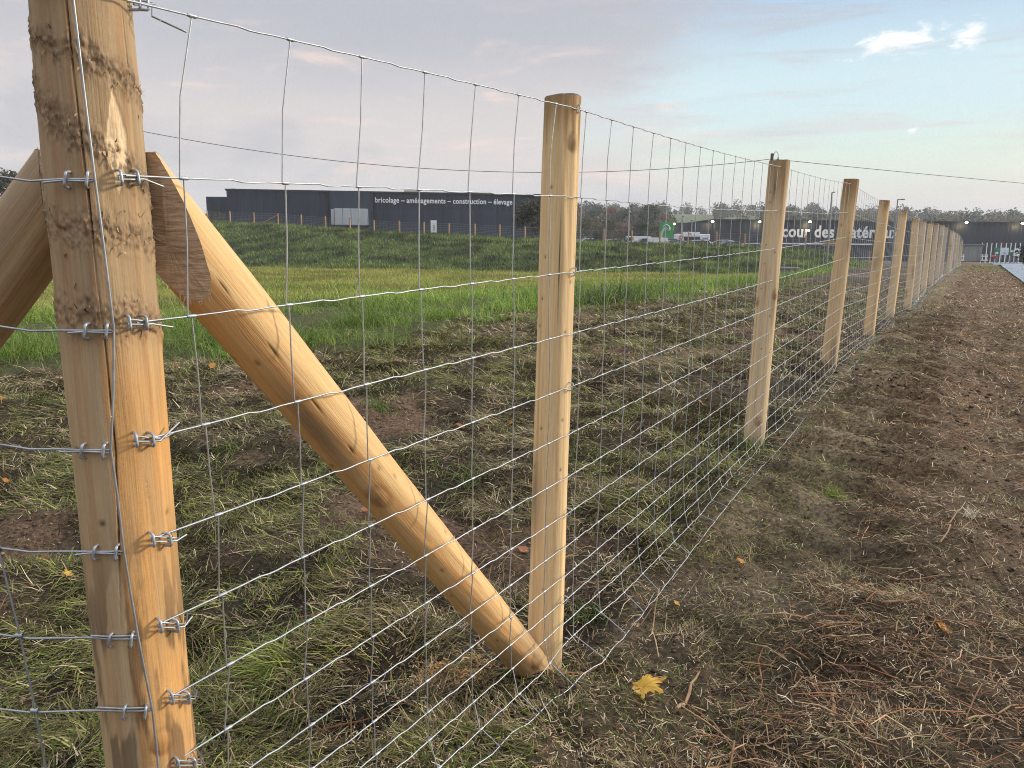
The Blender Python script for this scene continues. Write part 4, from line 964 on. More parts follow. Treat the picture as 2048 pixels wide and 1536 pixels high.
for k in range(4): bm = bmesh.new(); box(bm, Vector((.04*math.sin(k*3), 0, .1+k*.17)), (1.45, .9, .14), bevel=.02); bm_obj('board_layer', bm, M_och, tp_)

# ------------------------------------------------------------------ street lamps, telephone poles and cable
def lamp(u_top, v_top, u_b, Y, arm_px, label, plain=False):
    t = at(u_top, v_top, Y); bpt = at(u_b, 505, Y); zb_ = float(gbase(bpt[0], bpt[1])); x = bpt[0]+(t[0]-bpt[0])*0
    h = t[2]-zb_; r = empty('street_lamp', (t[0], t[1], zb_), label=label, cat='street lamp')
    bm = bmesh.new(); bmesh.ops.create_cone(bm, cap_ends=True, segments=10, radius1=.10, radius2=.055, depth=h, matrix=Matrix.Translation((0, 0, h/2))); bm_obj('pole', bm, M_metalgray, r)
    wd = arm_px/F_PX*Y
    if wd:
        bm = bmesh.new(); box(bm, Vector((wd*.4, 0, h)), (abs(wd)*.85, .08, .08)); bm_obj('arm', bm, M_metalgray, r)
        bm = bmesh.new(); box(bm, Vector((wd*.8, 0, h+.02)), (abs(wd)*.45, .28, .10), bevel=.03); bm_obj('lamp_head', bm, M_metalgray, r)
    else:
        bm = bmesh.new(); bmesh.ops.create_uvsphere(bm, u_segments=10, v_segments=6, radius=.2, matrix=Matrix.Translation((0, 0, h)) @ Matrix.Diagonal((1, 1, .6, 1))); bm_obj('lamp_head', bm, M_metalgray, r)
lamp(1664, 385, 1655, 72, 5, 'thin dark street lamp between the second and third front posts')
lamp(1795.5, 399, 1792, 80, 13, 'street lamp with arm to the right, behind the fifth fence post')
lamp(1259, 424, 1257, 105, 0, 'pale lamp pole above the parked cars left of the green sign')
lamp(1366, 432, 1362, 112, 0, 'pale lamp pole before the navy wing just right of the green sign')
lamp(1384, 440, 1381, 116, 0, 'paler short lamp pole above the sales trailer')
lamp(1865, 420, 1863, 118, 3, 'faint lamp post above the far end of the warehouse roof')
M_pole = simple('creosoted_pole', (.09, .075, .06), .85, .25, 5, mscale=(1, 1, .2))
def tpole(x, y, ztop, label, off_img=False):
    zb_ = float(gbase(x, y)); r = empty('telephone_pole', (x, y, zb_), label=label, cat='telephone pole'); h = ztop-zb_
    bm = bmesh.new(); bmesh.ops.create_cone(bm, cap_ends=True, segments=12, radius1=.13, radius2=.085, depth=h, matrix=Matrix.Translation((0, 0, h/2))); bm_obj('pole', bm, M_pole, r)
    bm = bmesh.new(); box(bm, Vector((.35, 0, h-.45)), (.05, .05, .5)); box(bm, Vector((.18, 0, h-.62)), (.40, .05, .05)); bm_obj('bracket', bm, M_navy2, r)
    mb = MB(); th = np.linspace(-.4, math.pi, 10); mb.tube(np.stack([.22+.13*np.cos(th), np.zeros(10), h-.12+.22*np.sin(th)], 1), .018, 5); mb.build('hook', M_metalgray, r)
pm = at(1544.5, 307, 46); tpole(pm[0], pm[1], pm[2], 'dark telephone pole top with a hook poking up behind the second post')
pl_ = at(172, 215, 42); tpole(pl_[0], pl_[1], pl_[2], 'telephone pole hidden behind the thick corner post'); pr_ = at(2450, 395, 60); tpole(pr_[0], pr_[1], pr_[2], 'telephone pole carrying the cable off to the right')
cab = empty('overhead_cable', tuple(pm), label='single telephone cable sagging across the sky over the second post', cat='cable')
def cat_(a, b_, sag): f = np.linspace(0, 1, 40)[:, None]; P = a+(b_-a)*f; P[:, 2] -= sag*4*(f*(1-f))[:, 0]; return P
mb = MB(); c0 = pm-np.array([0, 0, .3])
mb.tube(cat_(at(176, 240, 42), c0, 1.55)-pm, .016, 5); mb.build('span', M_navy2, cab)
mb = MB(); mb.tube(cat_(c0, at(2450, 400, 60), .10)-pm, .016, 5); mb.build('span', M_navy2, cab)

# ------------------------------------------------------------------ trees
def leaf_cloud(rg, centres, radii, n, size, cols, flat=.85):
    """leaf-sized quads spread through clumps"""
    k = rg.integers(0, len(centres), n); d = rg.normal(size=(n, 3)); d /= np.linalg.norm(d, axis=1)[:, None]; rad = rg.random(n)**.45
    P = centres[k]+d*(radii[k]*rad)[:, None]*np.array([1, 1, flat])
    a = rg.normal(size=(n, 3)); a /= np.linalg.norm(a, axis=1)[:, None]; b_ = np.cross(a, rg.normal(size=(n, 3))); b_ /= np.linalg.norm(b_, axis=1)[:, None]
    s = size*rg.uniform(.6, 1.4, n)[:, None]; V = np.stack([P-a*s-b_*s*.6, P+a*s-b_*s*.6, P+a*s*.7+b_*s*.7, P-a*s*.7+b_*s*.7], 1).reshape(-1, 3)
    F = np.arange(n*4).reshape(-1, 4); cc = cols[k]*rg.uniform(.7, 1.3, (n, 1)); return V, F, np.repeat(cc, 4, 0)
def tree(name, base, h, wd, seed, c0, c1, n=5200, label=None, cat='tree', group=None, trunk=.35, bare=0., size=None):
    rg = np.random.default_rng(seed); r = empty(name, tuple(base), label=label, cat=cat, group=group)
    mb = MB(); tr_ = [np.array([0, 0, -.3])]
    for k in range(1, 6): tr_.append(np.array([rg.normal(0, .02*h*k/5), rg.normal(0, .02*h*k/5), h*.8*k/5]))
    mb.tube(np.array(tr_), np.linspace(.028*h, .006*h, 6), 7)
    nb_ = 16; cent = []; rad = []
    for k in range(nb_):
        f = trunk+(1-trunk)*rg.random()**.8*.92; az_ = rg.uniform(0, 6.28); rr = wd*.5*math.sin(math.pi*min(1, (f-trunk)/(1-trunk)*.78+.2))*rg.uniform(.35, .95)
        p_ = np.array([math.cos(az_)*rr, math.sin(az_)*rr, f*h]); i = np.array([0, 0, max(.15*h, f*h-.45*rr-.1*h)]); mb.tube(np.array([i, (i+p_)/2+rg.normal(0, .02*h, 3), p_]), np.array([.010*h, .006*h, .002*h]), 5)
        cent.append(p_); rad.append(wd*rg.uniform(.14, .27))
        for q in range(int(2+6*bare)): e = p_+rg.normal(0, wd*.12, 3)+np.array([0, 0, wd*.05]); mb.tube(np.array([p_*.8+i*.2, e]), np.array([.004*h, .001*h]), 3)
    mb.build('trunk', M_bark, r)
    cent = np.array(cent); rad = np.array(rad); t = rg.random(nb_)[:, None]; cols = np.array(c0)*(1-t)+np.array(c1)*t
    V, F, c = leaf_cloud(rg, cent, rad, int(n*(1-bare)), size or h*.024, cols); mesh_np('crown', V, [F], c, M_tree, r)
    return r
def tr_px(u, vt, wpx, Y, seed, c0, c1, label, n=5200, vb=None, **k):
    t = at(u, vt, Y); zb_ = float(gbase(t[0], t[1])) if vb is None else at(u, vb, Y)[2]; h = t[2]-zb_
    return tree(k.pop('name', 'broadleaf_tree'), (t[0], t[1], zb_), h, wpx/F_PX*Y, seed, c0, c1, n, label, **k)
OL = ((.10, .10, .045), (.16, .145, .065)); DK = ((.040, .052, .032), (.07, .085, .046)); BR = ((.15, .115, .07), (.21, .15, .09)); RU = ((.22, .075, .045), (.17, .085, .05))
tr_px(1192, 421, 62, 300, 1, *DK, 'dark rounded tree on the hillside just right of the front post')
tr_px(1222, 419, 40, 290, 2, *RU, 'rusty red tree among the dark hillside trees')
tr_px(1262, 420, 66, 285, 3, *DK, 'dark tree right of the rusty red one')
tr_px(1305, 418, 62, 260, 4, *DK, 'tallest dark tree, left of the pale field')
tr_px(1330, 428, 40, 250, 5, *BR, 'thin brown tree above the green sign', bare=.35)
tr_px(1176, 440, 50, 210, 6, *OL, 'low olive tree behind the front post')
tr_px(1215, 441, 58, 200, 7, *OL, 'olive tree below the rusty red one')
tr_px(1250, 446, 50, 190, 8, *BR, 'brownish tree left of the lamp pole')
tr_px(1284, 448, 52, 185, 9, *DK, 'dark bushy tree above the white vans', trunk=.15)
tr_px(1315, 452, 40, 180, 10, *OL, 'olive tree directly left of the green sign', trunk=.2)
tr_px(1340, 440, 36, 220, 11, *BR, 'half bare brown tree behind the green sign', bare=.5)
tr_px(-2, 346, 110, 100, 12, (.06, .065, .03), (.10, .095, .05), 'dark olive tree beyond the left brace at the frame edge', 3600, trunk=.12)
tr_px(1064, 408, 84, 93, 13, (.055, .058, .032), (.10, .085, .05), 'big brownish bush at the right end of the navy store', 3600, trunk=.05, cat='bush', name='bush', bare=.1)
tr_px(432, 424, 44, 106, 14, (.05, .055, .03), (.10, .08, .045), 'scrubby bush before the left end of the navy store', 1500, trunk=.05, cat='bush', name='bush', bare=.45)
tr_px(1196, 464, 36, 96, 15, (.028, .035, .02), (.05, .05, .03), 'dark shrub among the parked cars by the front post', 1600, trunk=.05, cat='bush', name='bush')
tr_px(1478, 455, 26, 88, 16, (.10, .05, .035), (.13, .07, .05), 'bare reddish shrub left of the second post', 500, trunk=.1, cat='bush', name='bush', bare=.7, size=.06)
tr_px(1240, 478, 60, 91, 17, (.05, .045, .03), (.09, .07, .045), 'low scrub on the bank top before the parked cars', 900, trunk=.05, cat='bush', name='bush', bare=.5, size=.07)
tr_px(1398, 484, 60, 87, 18, (.06, .06, .035), (.11, .09, .05), 'low brown scrub on the bank top before the trailer', 900, trunk=.05, cat='bush', name='bush', bare=.4, size=.07)
p = at(2098, 500, 60); rg = np.random.default_rng(5); cs = np.array([[x, rg.uniform(-.7, .7), rg.uniform(.3, 1.2)] for x in np.linspace(-1.7, 3.6, 26)])
hd = empty('hedge', (p[0], p[1], float(gbase(p[0], p[1]))), label='dark evergreen hedge beside the road at the right edge', cat='hedge')
V, F, c = leaf_cloud(rg, cs, np.full(26, .65), 5000, .055, np.tile((.018, .026, .015), (26, 1))*rg.uniform(.6, 1.5, (26, 1))); mesh_np('foliage', V, [F], c, M_tree, hd)
mb = MB()
for x in np.linspace(-1.5, 3.4, 8): mb.tube(np.array([[x, 0, -.1], [x+.1, 0, .5], [x, .05, 1.1]]), .03, 5)
mb.build('stems', M_bark, hd)
# woodland along the ridge (reads as one mass)
rg = np.random.default_rng(77); VV = []; FF = []; CC = []; n0 = 0
for k in range(1900):
    Y = rg.uniform(430, 700) if k < 1250 else rg.uniform(250, 430); X = rg.uniform(-.9, .95)*Y
    u_ = 1024+X/Y*F_PX
    if 1335 < u_ < 1425 and Y < 560: continue           # the open field
    if Y < 430 and u_ > 1335 and vnoise(X*.03, Y*.03, 4) > .72: continue
    if 1425 < u_ < 1530 and Y < 330: continue
    h = rg.uniform(4.2, 7.2)*(1.2 if rg.random() < .12 else 1)*(1. if X > -40 else .55); wd = h*rg.uniform(.9, 1.5); con = rg.random() < .22
    z = float(gbase(X, Y)); m_ = 5; f = np.linspace(.12, .93, m_)
    cs = np.stack([rg.normal(0, wd*.16*(1 if not con else .3), m_), rg.normal(0, wd*.16, m_), f*h], 1)+np.array([X, Y, z])
    rd_ = wd*(.42-.22*np.abs(f-.5)) if not con else wd*.30*(1.05-f)
    base = np.array([(.085, .095, .055), (.115, .105, .062), (.07, .085, .052), (.135, .11, .072)][rg.integers(0, 4)]) if not con else np.array((.022, .035, .022))
    V, F, c = leaf_cloud(rg, cs, rd_, 190 if Y < 430 else 170, h*.07, np.tile(base, (m_, 1))*rg.uniform(.75, 1.25, (m_, 1)), 1.1)
    VV.append(V); FF.append(F+n0); CC.append(c); n0 += len(V)
tag(mesh_np('woodland', np.concatenate(VV), [np.concatenate(FF)], np.concatenate(CC), M_tree), 'hazy mixed autumn woodland along the ridge behind the buildings', 'woodland', kind='stuff')

# ------------------------------------------------------------------ grass, cut litter, chips, twigs
def sample(n, r0, r1, a0, a1, p, seed):
    rg = np.random.default_rng(seed); u = rg.random(n); e = 2-p
    r = (r0**e+u*(r1**e-r0**e))**(1/e); a = rg.uniform(a0, a1, n); return r*np.sin(a), r*np.cos(a), rg
def blades(x, y, z, ln, wd, yaw, pitch, curl, col, seg=2, tip=.25):
    """curved strips; pitch = angle above the ground at the root"""
    n = len(x); V = np.zeros((n, (seg+1)*2, 3)); P = np.stack([x, y, z], 1); dirh = np.stack([np.cos(yaw), np.sin(yaw)], 1); side = np.stack([-np.sin(yaw), np.cos(yaw)], 1)
    pt = pitch.copy()
    for k in range(seg+1):
        wk = wd*(1-(1-tip)*(k/seg)**1.5)/2
        V[:, 2*k, :2] = P[:, :2]+side*wk[:, None]; V[:, 2*k+1, :2] = P[:, :2]-side*wk[:, None]; V[:, 2*k, 2] = P[:, 2]; V[:, 2*k+1, 2] = P[:, 2]+wk*.5
        st = ln/seg; P[:, :2] += dirh*(np.cos(pt)*st)[:, None]; P[:, 2] += np.sin(pt)*st; pt = pt-curl/seg
    b0 = (np.arange(n)*(seg+1)*2)[:, None]; F = np.concatenate([b0+np.array([[2*k, 2*k+1, 2*k+3, 2*k+2]]) for k in range(seg)])
    return V.reshape(-1, 3), F, np.repeat(col, (seg+1)*2, 0)
def pick(rg, n, pal, wts):
    pal = np.array(pal); k = rg.choice(len(pal), n, p=np.array(wts)/sum(wts)); return pal[k]*rg.uniform(.7, 1.3, (n, 1))
A0, A1 = R_(-46), R_(46)
# --- chopped grass left lying by the flail mower
x, y, rg = sample(760000, .75, 24, A0, A1, 1.58, 1)
mud, strip, lawn, brush, bank = masks(x, y); n = len(x)
cl = fbm(x*3.2, y*3.2, 101, 3); cl2 = fbm(x*.9, y*.9, 102, 3)
ins = smooth(.15, -.05, far_fence_s(x, y)); dens = np.clip(.40+.25*ins+2.4*(cl-.42), .06+.2*ins, 1)*(1-.8*mud)*(1-.6*brush)*(.8+.2*ins)
k = rg.random(n) < dens; k &= (strip < .7)
x, y, cl, cl2, brush_, mud, ins = x[k], y[k], cl[k], cl2[k], brush[k], mud[k], ins[k]; n = len(x)
grn = smooth(.42, .60, cl2+.25*(cl-.5))*(1-brush_)
green = pick(rg, n, [(.095, .108, .026), (.15, .165, .036), (.235, .25, .052), (.36, .36, .095), (.045, .05, .018)], [4, 4, 2.4, 1.1, 3])
brown = pick(rg, n, [(.13, .095, .052), (.22, .16, .085), (.40, .30, .165), (.06, .048, .028), (.64, .53, .33)], [3.6, 3.2, 2.0, 3.2, .9])
t = (rg.random(n) < (.15+.42*grn))[:, None]; col = np.where(t, green, brown)
yaw = fbm(x*2.5, y*2.5, 103, 2)*14+rg.normal(0, .75, n); z = gz(x, y)
r_ = np.hypot(x, y); sc = np.clip(r_/3.2, 1, 3.0)
ln = rg.uniform(.018, .062, n)*(1+.45*ins)*np.sqrt(sc)*(1+.5*(rg.random(n) < .12)); wd = rg.uniform(.0012, .0034, n)*(1+.2*ins)*sc
up = np.abs(rg.normal(.10, .28, n)); V, F, c = blades(x, y, z+rg.uniform(0, .022, n)*smooth(.35, .6, cl), ln, wd, yaw, up, rg.normal(.5, .6, n), col)
tag(mesh_np('grass_clippings', V, [F], c, M_litter), 'matted chopped grass clippings over the trampled earth', 'clippings', kind='stuff')
# --- pale chips and shredded stalks
x, y, rg = sample(330000, .75, 48, A0, A1, 1.62, 2); mud, strip, lawn, brush, bank = masks(x, y); n = len(x)
cl = fbm(x*2.1, y*2.1, 111, 3); left_heap = np.exp(-((x-.05)/.5)**2-((y-1.6)/.5)**2)
s_ = far_fence_s(x, y)
k = rg.random(n) < np.clip(.10+.75*brush*smooth(.42, .6, cl)+.5*left_heap+.10*smooth(-.8, .3, s_), 0, 1)*(1-strip)
x, y, brush_ = x[k], y[k], brush[k]; n = len(x); r_ = np.hypot(x, y); sc = np.clip(r_/3, 1, 7)
col = np.where((rg.random(n) < .45+.2*brush_)[:, None], pick(rg, n, [(.27, .165, .095), (.38, .24, .14), (.16, .09, .053)], [3, 2, 3]), pick(rg, n, [(.64, .50, .31), (.46, .33, .18), (.76, .66, .47)], [3, 3, 1.2]))
V, F, c = blades(x, y, gz(x, y)+rg.uniform(.002, .02, n), rg.uniform(.005, .026, n)*np.sqrt(sc)*(1+brush_*.8), rg.uniform(.0008, .0026, n)*sc, rg.uniform(0, 6.28, n), rg.normal(.1, .35, n), rg.normal(0, .9, n), col, 2, .7)
tag(mesh_np('wood_chips', V, [F], c, M_litter), 'pale splinters and shredded stalks strewn on the brown earth', 'wood chips', kind='stuff')
# --- crumbs and clods of earth
x, y, rg = sample(70000, .75, 14, A0, A1, 1.7, 12); mud, strip, lawn, brush, bank = masks(x, y); n = len(x); cl = fbm(x*2.7, y*2.7, 171, 3)
k = (rg.random(n) < np.clip(.12+1.8*(cl-.45)+.35*mud, .03, 1)) & (strip < .4); x, y, mud = x[k], y[k], mud[k]; n = len(x)
oc = np.array([[1, 0, 0], [0, 1, 0], [-1, 0, 0], [0, -1, 0], [.2, .1, .8], [0, 0, -.6], [.7, .7, .1], [-.7, .6, .2], [-.6, -.7, .0], [.7, -.6, .1]], float)
sz = (.002+.007*rg.random(n)**3)*np.clip(np.hypot(x, y)/2.5, 1, 2.2); an = rg.uniform(0, 6.28, n); P = oc[None]*(sz[:, None, None])*rg.uniform(.7, 1.3, (n, 10, 3)); ca, sa = np.cos(an)[:, None], np.sin(an)[:, None]
P = np.stack([P[..., 0]*ca-P[..., 1]*sa, P[..., 0]*sa+P[..., 1]*ca, P[..., 2]], -1)+np.stack([x, y, gz(x, y)+sz*.25], 1)[:, None]
tri = np.array([[0, 6, 4], [6, 1, 4], [1, 7, 4], [7, 2, 4], [2, 8, 4], [8, 3, 4], [3, 9, 4], [9, 0, 4], [6, 0, 5], [1, 6, 5], [7, 1, 5], [2, 7, 5], [8, 2, 5], [3, 8, 5], [9, 3, 5], [0, 9, 5]])
col = pick(rg, n, [(.09, .065, .044), (.15, .11, .074), (.21, .155, .105)], [3, 3, 1.5])
tag(mesh_np('earth_crumbs', P.reshape(-1, 3), [(np.arange(n)[:, None, None]*10+tri[None]).reshape(-1, 3)], np.repeat(col, 10, 0), M_litter), 'crumbs and small clods of damp brown earth', 'earth', kind='stuff')
# --- shredded twigs of the windrow
x, y, rg = sample(40000, .9, 45, R_(-20), R_(46), 1.5, 3); mud, strip, lawn, brush, bank = masks(x, y); s_ = far_fence_s(x, y)
k = rg.random(len(x)) < np.clip(.9*brush*smooth(.25, .5, fbm(x*1.5, y*1.5, 121, 2))+.05*(s_ > -.8), 0, 1)*(1-strip); x, y = x[k], y[k]; n = len(x)
mb = MB(); cc = []
zz = gz(x, y); tc_ = pick(rg, n, [(.17, .092, .05), (.27, .155, .085), (.42, .28, .16), (.09, .055, .036), (.32, .14, .065)], [3, 3, 1.6, 2, 1.2])
for i in range(n):
    ln = rg.uniform(.035, .17)*(1.8 if rg.random() < .12 else 1); yw = rg.uniform(0, 6.28); e = rg.normal(.12, .22); d = np.array([math.cos(yw)*math.cos(e), math.sin(yw)*math.cos(e), math.sin(e)]); p = np.array([x[i], y[i], zz[i]+rg.uniform(.004, .03)])
    b_ = rg.normal(0, .10*ln, 3); r0 = rg.uniform(.0008, .0022)*(1.5 if ln > .2 else 1)*max(1, y[i]/7)
    V_, Q_ = tube_np(np.array([p-d*ln/2, p+b_, p+d*ln/2+b_*.4]), np.array([r0, r0, r0*.6]), 4); mb.add(V_, Q_); cc.append(np.tile(tc_[i], (len(V_), 1)))
tag(mb.build('twig_litter', M_twig, col=np.concatenate(cc)), 'reddish brown shredded brushwood lying in a windrow on the right', 'brushwood', kind='stuff')
# --- short living grass sprouting through the trampled ground
x, y, rg = sample(90000, .8, 30, A0, A1, 1.45, 4); mud, strip, lawn, brush, bank = masks(x, y); n = len(x)
cl = fbm(x*1.7+9, y*1.7, 131, 3); s_ = far_fence_s(x, y)
k = (rg.random(n) < smooth(.55, .70, cl)*(1-.9*brush)*np.where(s_ > .6, .35, 1)) & (strip < .6); x, y = x[k], y[k]; n = len(x); r_ = np.hypot(x, y); sc = np.clip(r_/4, 1, 3)
col = pick(rg, n, [(.10, .14, .026), (.16, .205, .036), (.24, .275, .055), (.34, .32, .10)], [3, 3, 1.6, .6])
V, F, c = blades(x, y, gz(x, y)-.003, rg.uniform(.02, .07, n)*np.sqrt(sc), rg.uniform(.0016, .0032, n)*sc, rg.uniform(0, 6.28, n), rg.normal(.8, .35, n), rg.uniform(.2, 1.4, n), col, 2, .15)
tag(mesh_np('short_grass', V, [F], c, M_blade), 'sparse short green grass regrowing between the clippings', 'grass', kind='stuff')
# --- rank grass strip
x, y, rg = sample(560000, 4.5, 60, R_(-52), R_(33), 1.5, 5); mud, strip, lawn, brush, bank = masks(x, y); n = len(x)
cl = fbm(x*1.1, y*1.1, 141, 3); cl2 = fbm(x*.4, y*.4, 142, 3)
s_ = far_fence_s(x, y); edge = np.interp(y, [0, 5, 7, 10, 17, 30, 50], [-4.9, -5.2, -4.2, -4.6, -4.2, -4.5, -6]); strip = smooth(edge+1.3, edge-.9, s_+2.6*(fbm(x*1.6, y*1.6, 143, 3)-.5)+1.6*(cl2-.5))
k = (rg.random(n) < strip*(1-.86*lawn)*np.clip(.15+2.4*(cl-.38), .04, 1)) & (bank < .5); x, y, cl, cl2 = x[k], y[k], cl[k], cl2[k]; n = len(x); r_ = np.hypot(x, y); sc = np.clip(r_/6, 1, 4)
col = pick(rg, n, [(.11, .195, .025), (.175, .275, .035), (.26, .36, .055), (.38, .42, .10), (.50, .43, .20)], [3.5, 4, 2.4, .9, .3])*(.75+.6*smooth(.3, .7, cl2))[:, None]
weed = np.exp(-((x-1.9)/1.3)**2-((y-13.5)/2.5)**2); col = np.where((rg.random(n) < weed*.8)[:, None], np.array([[.06, .075, .028]])*rg.uniform(.6, 1.6, (n, 1)), col)
V, F, c = blades(x, y, gz(x, y)-.01, rg.uniform(.08, .31, n)*(.35+1.25*smooth(.36, .66, cl))*(1+.5*weed), rg.uniform(.003, .0055, n)*sc, rg.uniform(0, 6.28, n), rg.normal(1.1, .3, n), rg.uniform(.6, 2.6, n), col, 3, .1)
tag(mesh_np('rank_grass', V, [F], c, M_blade), 'lush uncut green grass in a strip behind the trampled earth', 'grass', kind='stuff')
# --- mown lawn
x, y, rg = sample(260000, 5, 75, R_(-52), R_(20), 1.2, 6); mud, strip, lawn, brush, bank = masks(x, y); n = len(x)
cl = fbm(x*.45, y*.45, 151, 4); k = (rg.random(n) < lawn) & (bank < .7); x, y, cl = x[k], y[k], cl[k]; n = len(x); r_ = np.hypot(x, y); sc = np.clip(r_/7, 1, 8)
col = pick(rg, n, [(.24, .24, .052), (.33, .30, .075), (.17, .20, .042), (.42, .34, .115)], [3, 3, 2.4, .7])*(.7+.6*smooth(.3, .7, cl))[:, None]
V, F, c = blades(x, y, gz(x, y)-.01, rg.uniform(.04, .10, n)*np.sqrt(sc), rg.uniform(.003, .005, n)*sc, rg.uniform(0, 6.28, n), rg.normal(1.0, .35, n), rg.uniform(.2, 1.6, n), col, 2, .2)
tag(mesh_np('lawn_grass', V, [F], c, M_blade), 'short yellowish green mown grass below the bank', 'grass', kind='stuff')
# --- bank grass
x, y, rg = sample(260000, 45, 112, R_(-48), R_(30), .6, 7); mud, strip, lawn, brush, bank = masks(x, y); n = len(x)
yc = np.interp(x, CX, CY); k = (rg.random(n) < bank) & (y < yc+2.5); x, y = x[k], y[k]; n = len(x); cl = fbm(x*.55, y*.55, 161, 4); cl2 = fbm(x*1.5, y*1.5, 162, 2)
col = pick(rg, n, [(.070, .105, .020), (.115, .155, .032), (.17, .205, .048), (.25, .25, .075)], [4, 4, 1.8, .5])*(.35+1.2*smooth(.3, .7, cl))[:, None]*(.7+.6*cl2)[:, None]
V, F, c = blades(x, y, gz(x, y)-.02, rg.uniform(.16, .46, n)*(.5+cl2), rg.uniform(.035, .07, n), rg.uniform(0, 6.28, n), rg.normal(1.1, .3, n), rg.uniform(.3, 1.9, n), col, 2, .3)
tag(mesh_np('bank_grass', V, [F], c, M_blade), 'thick dark green grass on the long bank below the store', 'grass', kind='stuff')

# ------------------------------------------------------------------ single tufts, leaves, sticks one can point at
def tuft(u, v, n, ln, pal, seed, label, spread=.05, pitch=.9, wd=.0035, lean=None):
    n = int(n*1.5)
    p = ghit(u, v); rg = np.random.default_rng(seed); x = rg.normal(0, spread, n); y = rg.normal(0, spread*.8, n)
    yaw = rg.uniform(0, 6.28, n) if lean is None else rg.normal(lean, .7, n)
    z = gz(x+p[0], y+p[1])-float(gz(p[0], p[1]))
    V, F, c = blades(x, y, z-.004, rg.uniform(.55, 1.1, n)*ln, rg.uniform(.7, 1.3, n)*wd, yaw, rg.normal(pitch, .3, n), rg.uniform(.6, 1.9, n), pick(rg, n, pal, [3, 3, 1.5]), 4, .1)
    o = mesh_np('grass_tuft', V, [F], c, M_blade); o.location = (p[0], p[1], float(gz(p[0], p[1]))); return tag(o, label, 'grass tuft')
GP = [(.16, .22, .030), (.27, .33, .05), (.42, .45, .11)]; DP = [(.065, .11, .018), (.10, .16, .026), (.17, .22, .05)]; SP = [(.34, .27, .13), (.45, .37, .2), (.20, .2, .07)]
tuft(560, 1335, 60, .16, GP, 1, 'bright yellow green tuft flattened left of the brace foot', .035, .5, .0042, 3.4)
tuft(650, 1260, 70, .17, GP, 2, 'long pale green tuft combed to the right above the flattened one', .045, .55, .0042, .2)
tuft(940, 965, 70, .17, DP, 3, 'dark green tuft behind the brace under the front post', .07, .6, .004)
tuft(760, 822, 70, .17, DP, 4, 'bushy dark green tuft on the upper side of the brace', .06, .9, .004)
tuft(470, 900, 40, .13, DP, 5, 'small dark tuft left of the brace among the wires', .06, .7, .004)
tuft(1668, 992, 46, .085, GP, 6, 'single yellow green tuft out on the brown tracks', .02, 1.1, .003)
tuft(1507, 905, 70, .13, DP, 7, 'green tuft round the foot of the second post', .05, .9, .004)
tuft(1745, 990, 26, .07, SP, 8, 'pale straw tuft right of the yellow green one on the tracks', .03, 1.0, .003)
tuft(1490, 1115, 50, .08, SP, 9, 'straw coloured stubble clump beside the orange leaf', .035, 1.2, .003)
tuft(1690, 1150, 40, .07, SP, 10, 'straw stubble clump in the middle of the brushwood', .04, 1.2, .003)
tuft(1940, 1035, 22, .07, [(.62, .58, .45), (.70, .66, .5), (.5, .46, .3)], 11, 'whitish broken stalks standing at the right edge of the tracks', .015, 1.2, .004)
tuft(870, 690, 60, .16, SP, 12, 'dry straw tuft at the lower edge of the lush grass', .06, 1.0, .005)
tuft(1150, 1318, 22, .05, SP, 14, 'thin dry wisps against the foot of the front post', .03, .9, .003)
tuft(1000, 1352, 40, .07, DP, 15, 'flattened dark grass under the foot of the brace', .05, .4, .0035)
tuft(1170, 1235, 30, .07, DP, 13, 'little green clump just right of the front post foot', .03, .9, .005)
def maple(size, seed):
    lob = [(0, 1.0), (52, .88), (-52, .88), (112, .62), (-112, .62)]; th = np.linspace(-math.pi, math.pi, 160, endpoint=False); r = np.full(160, .46)
    for a, l in lob:
        d = np.abs((np.degrees(th)-a+180) % 360-180); r = np.maximum(r, l*np.clip(1-d/52, 0, 1)**.75*(1+.10*np.sign(np.sin(d*.42))))
    r *= size*.55; r[np.abs(th) > 3.0] *= .35; return np.stack([np.sin(th)*r, np.cos(th)*r], 1)
def oval(size, seed, asp=.55):
    th = np.linspace(0, 2*math.pi, 40, endpoint=False); return np.stack([np.sin(th)*size*.5*asp*(1-.25*np.cos(th)), np.cos(th)*size*.5], 1)
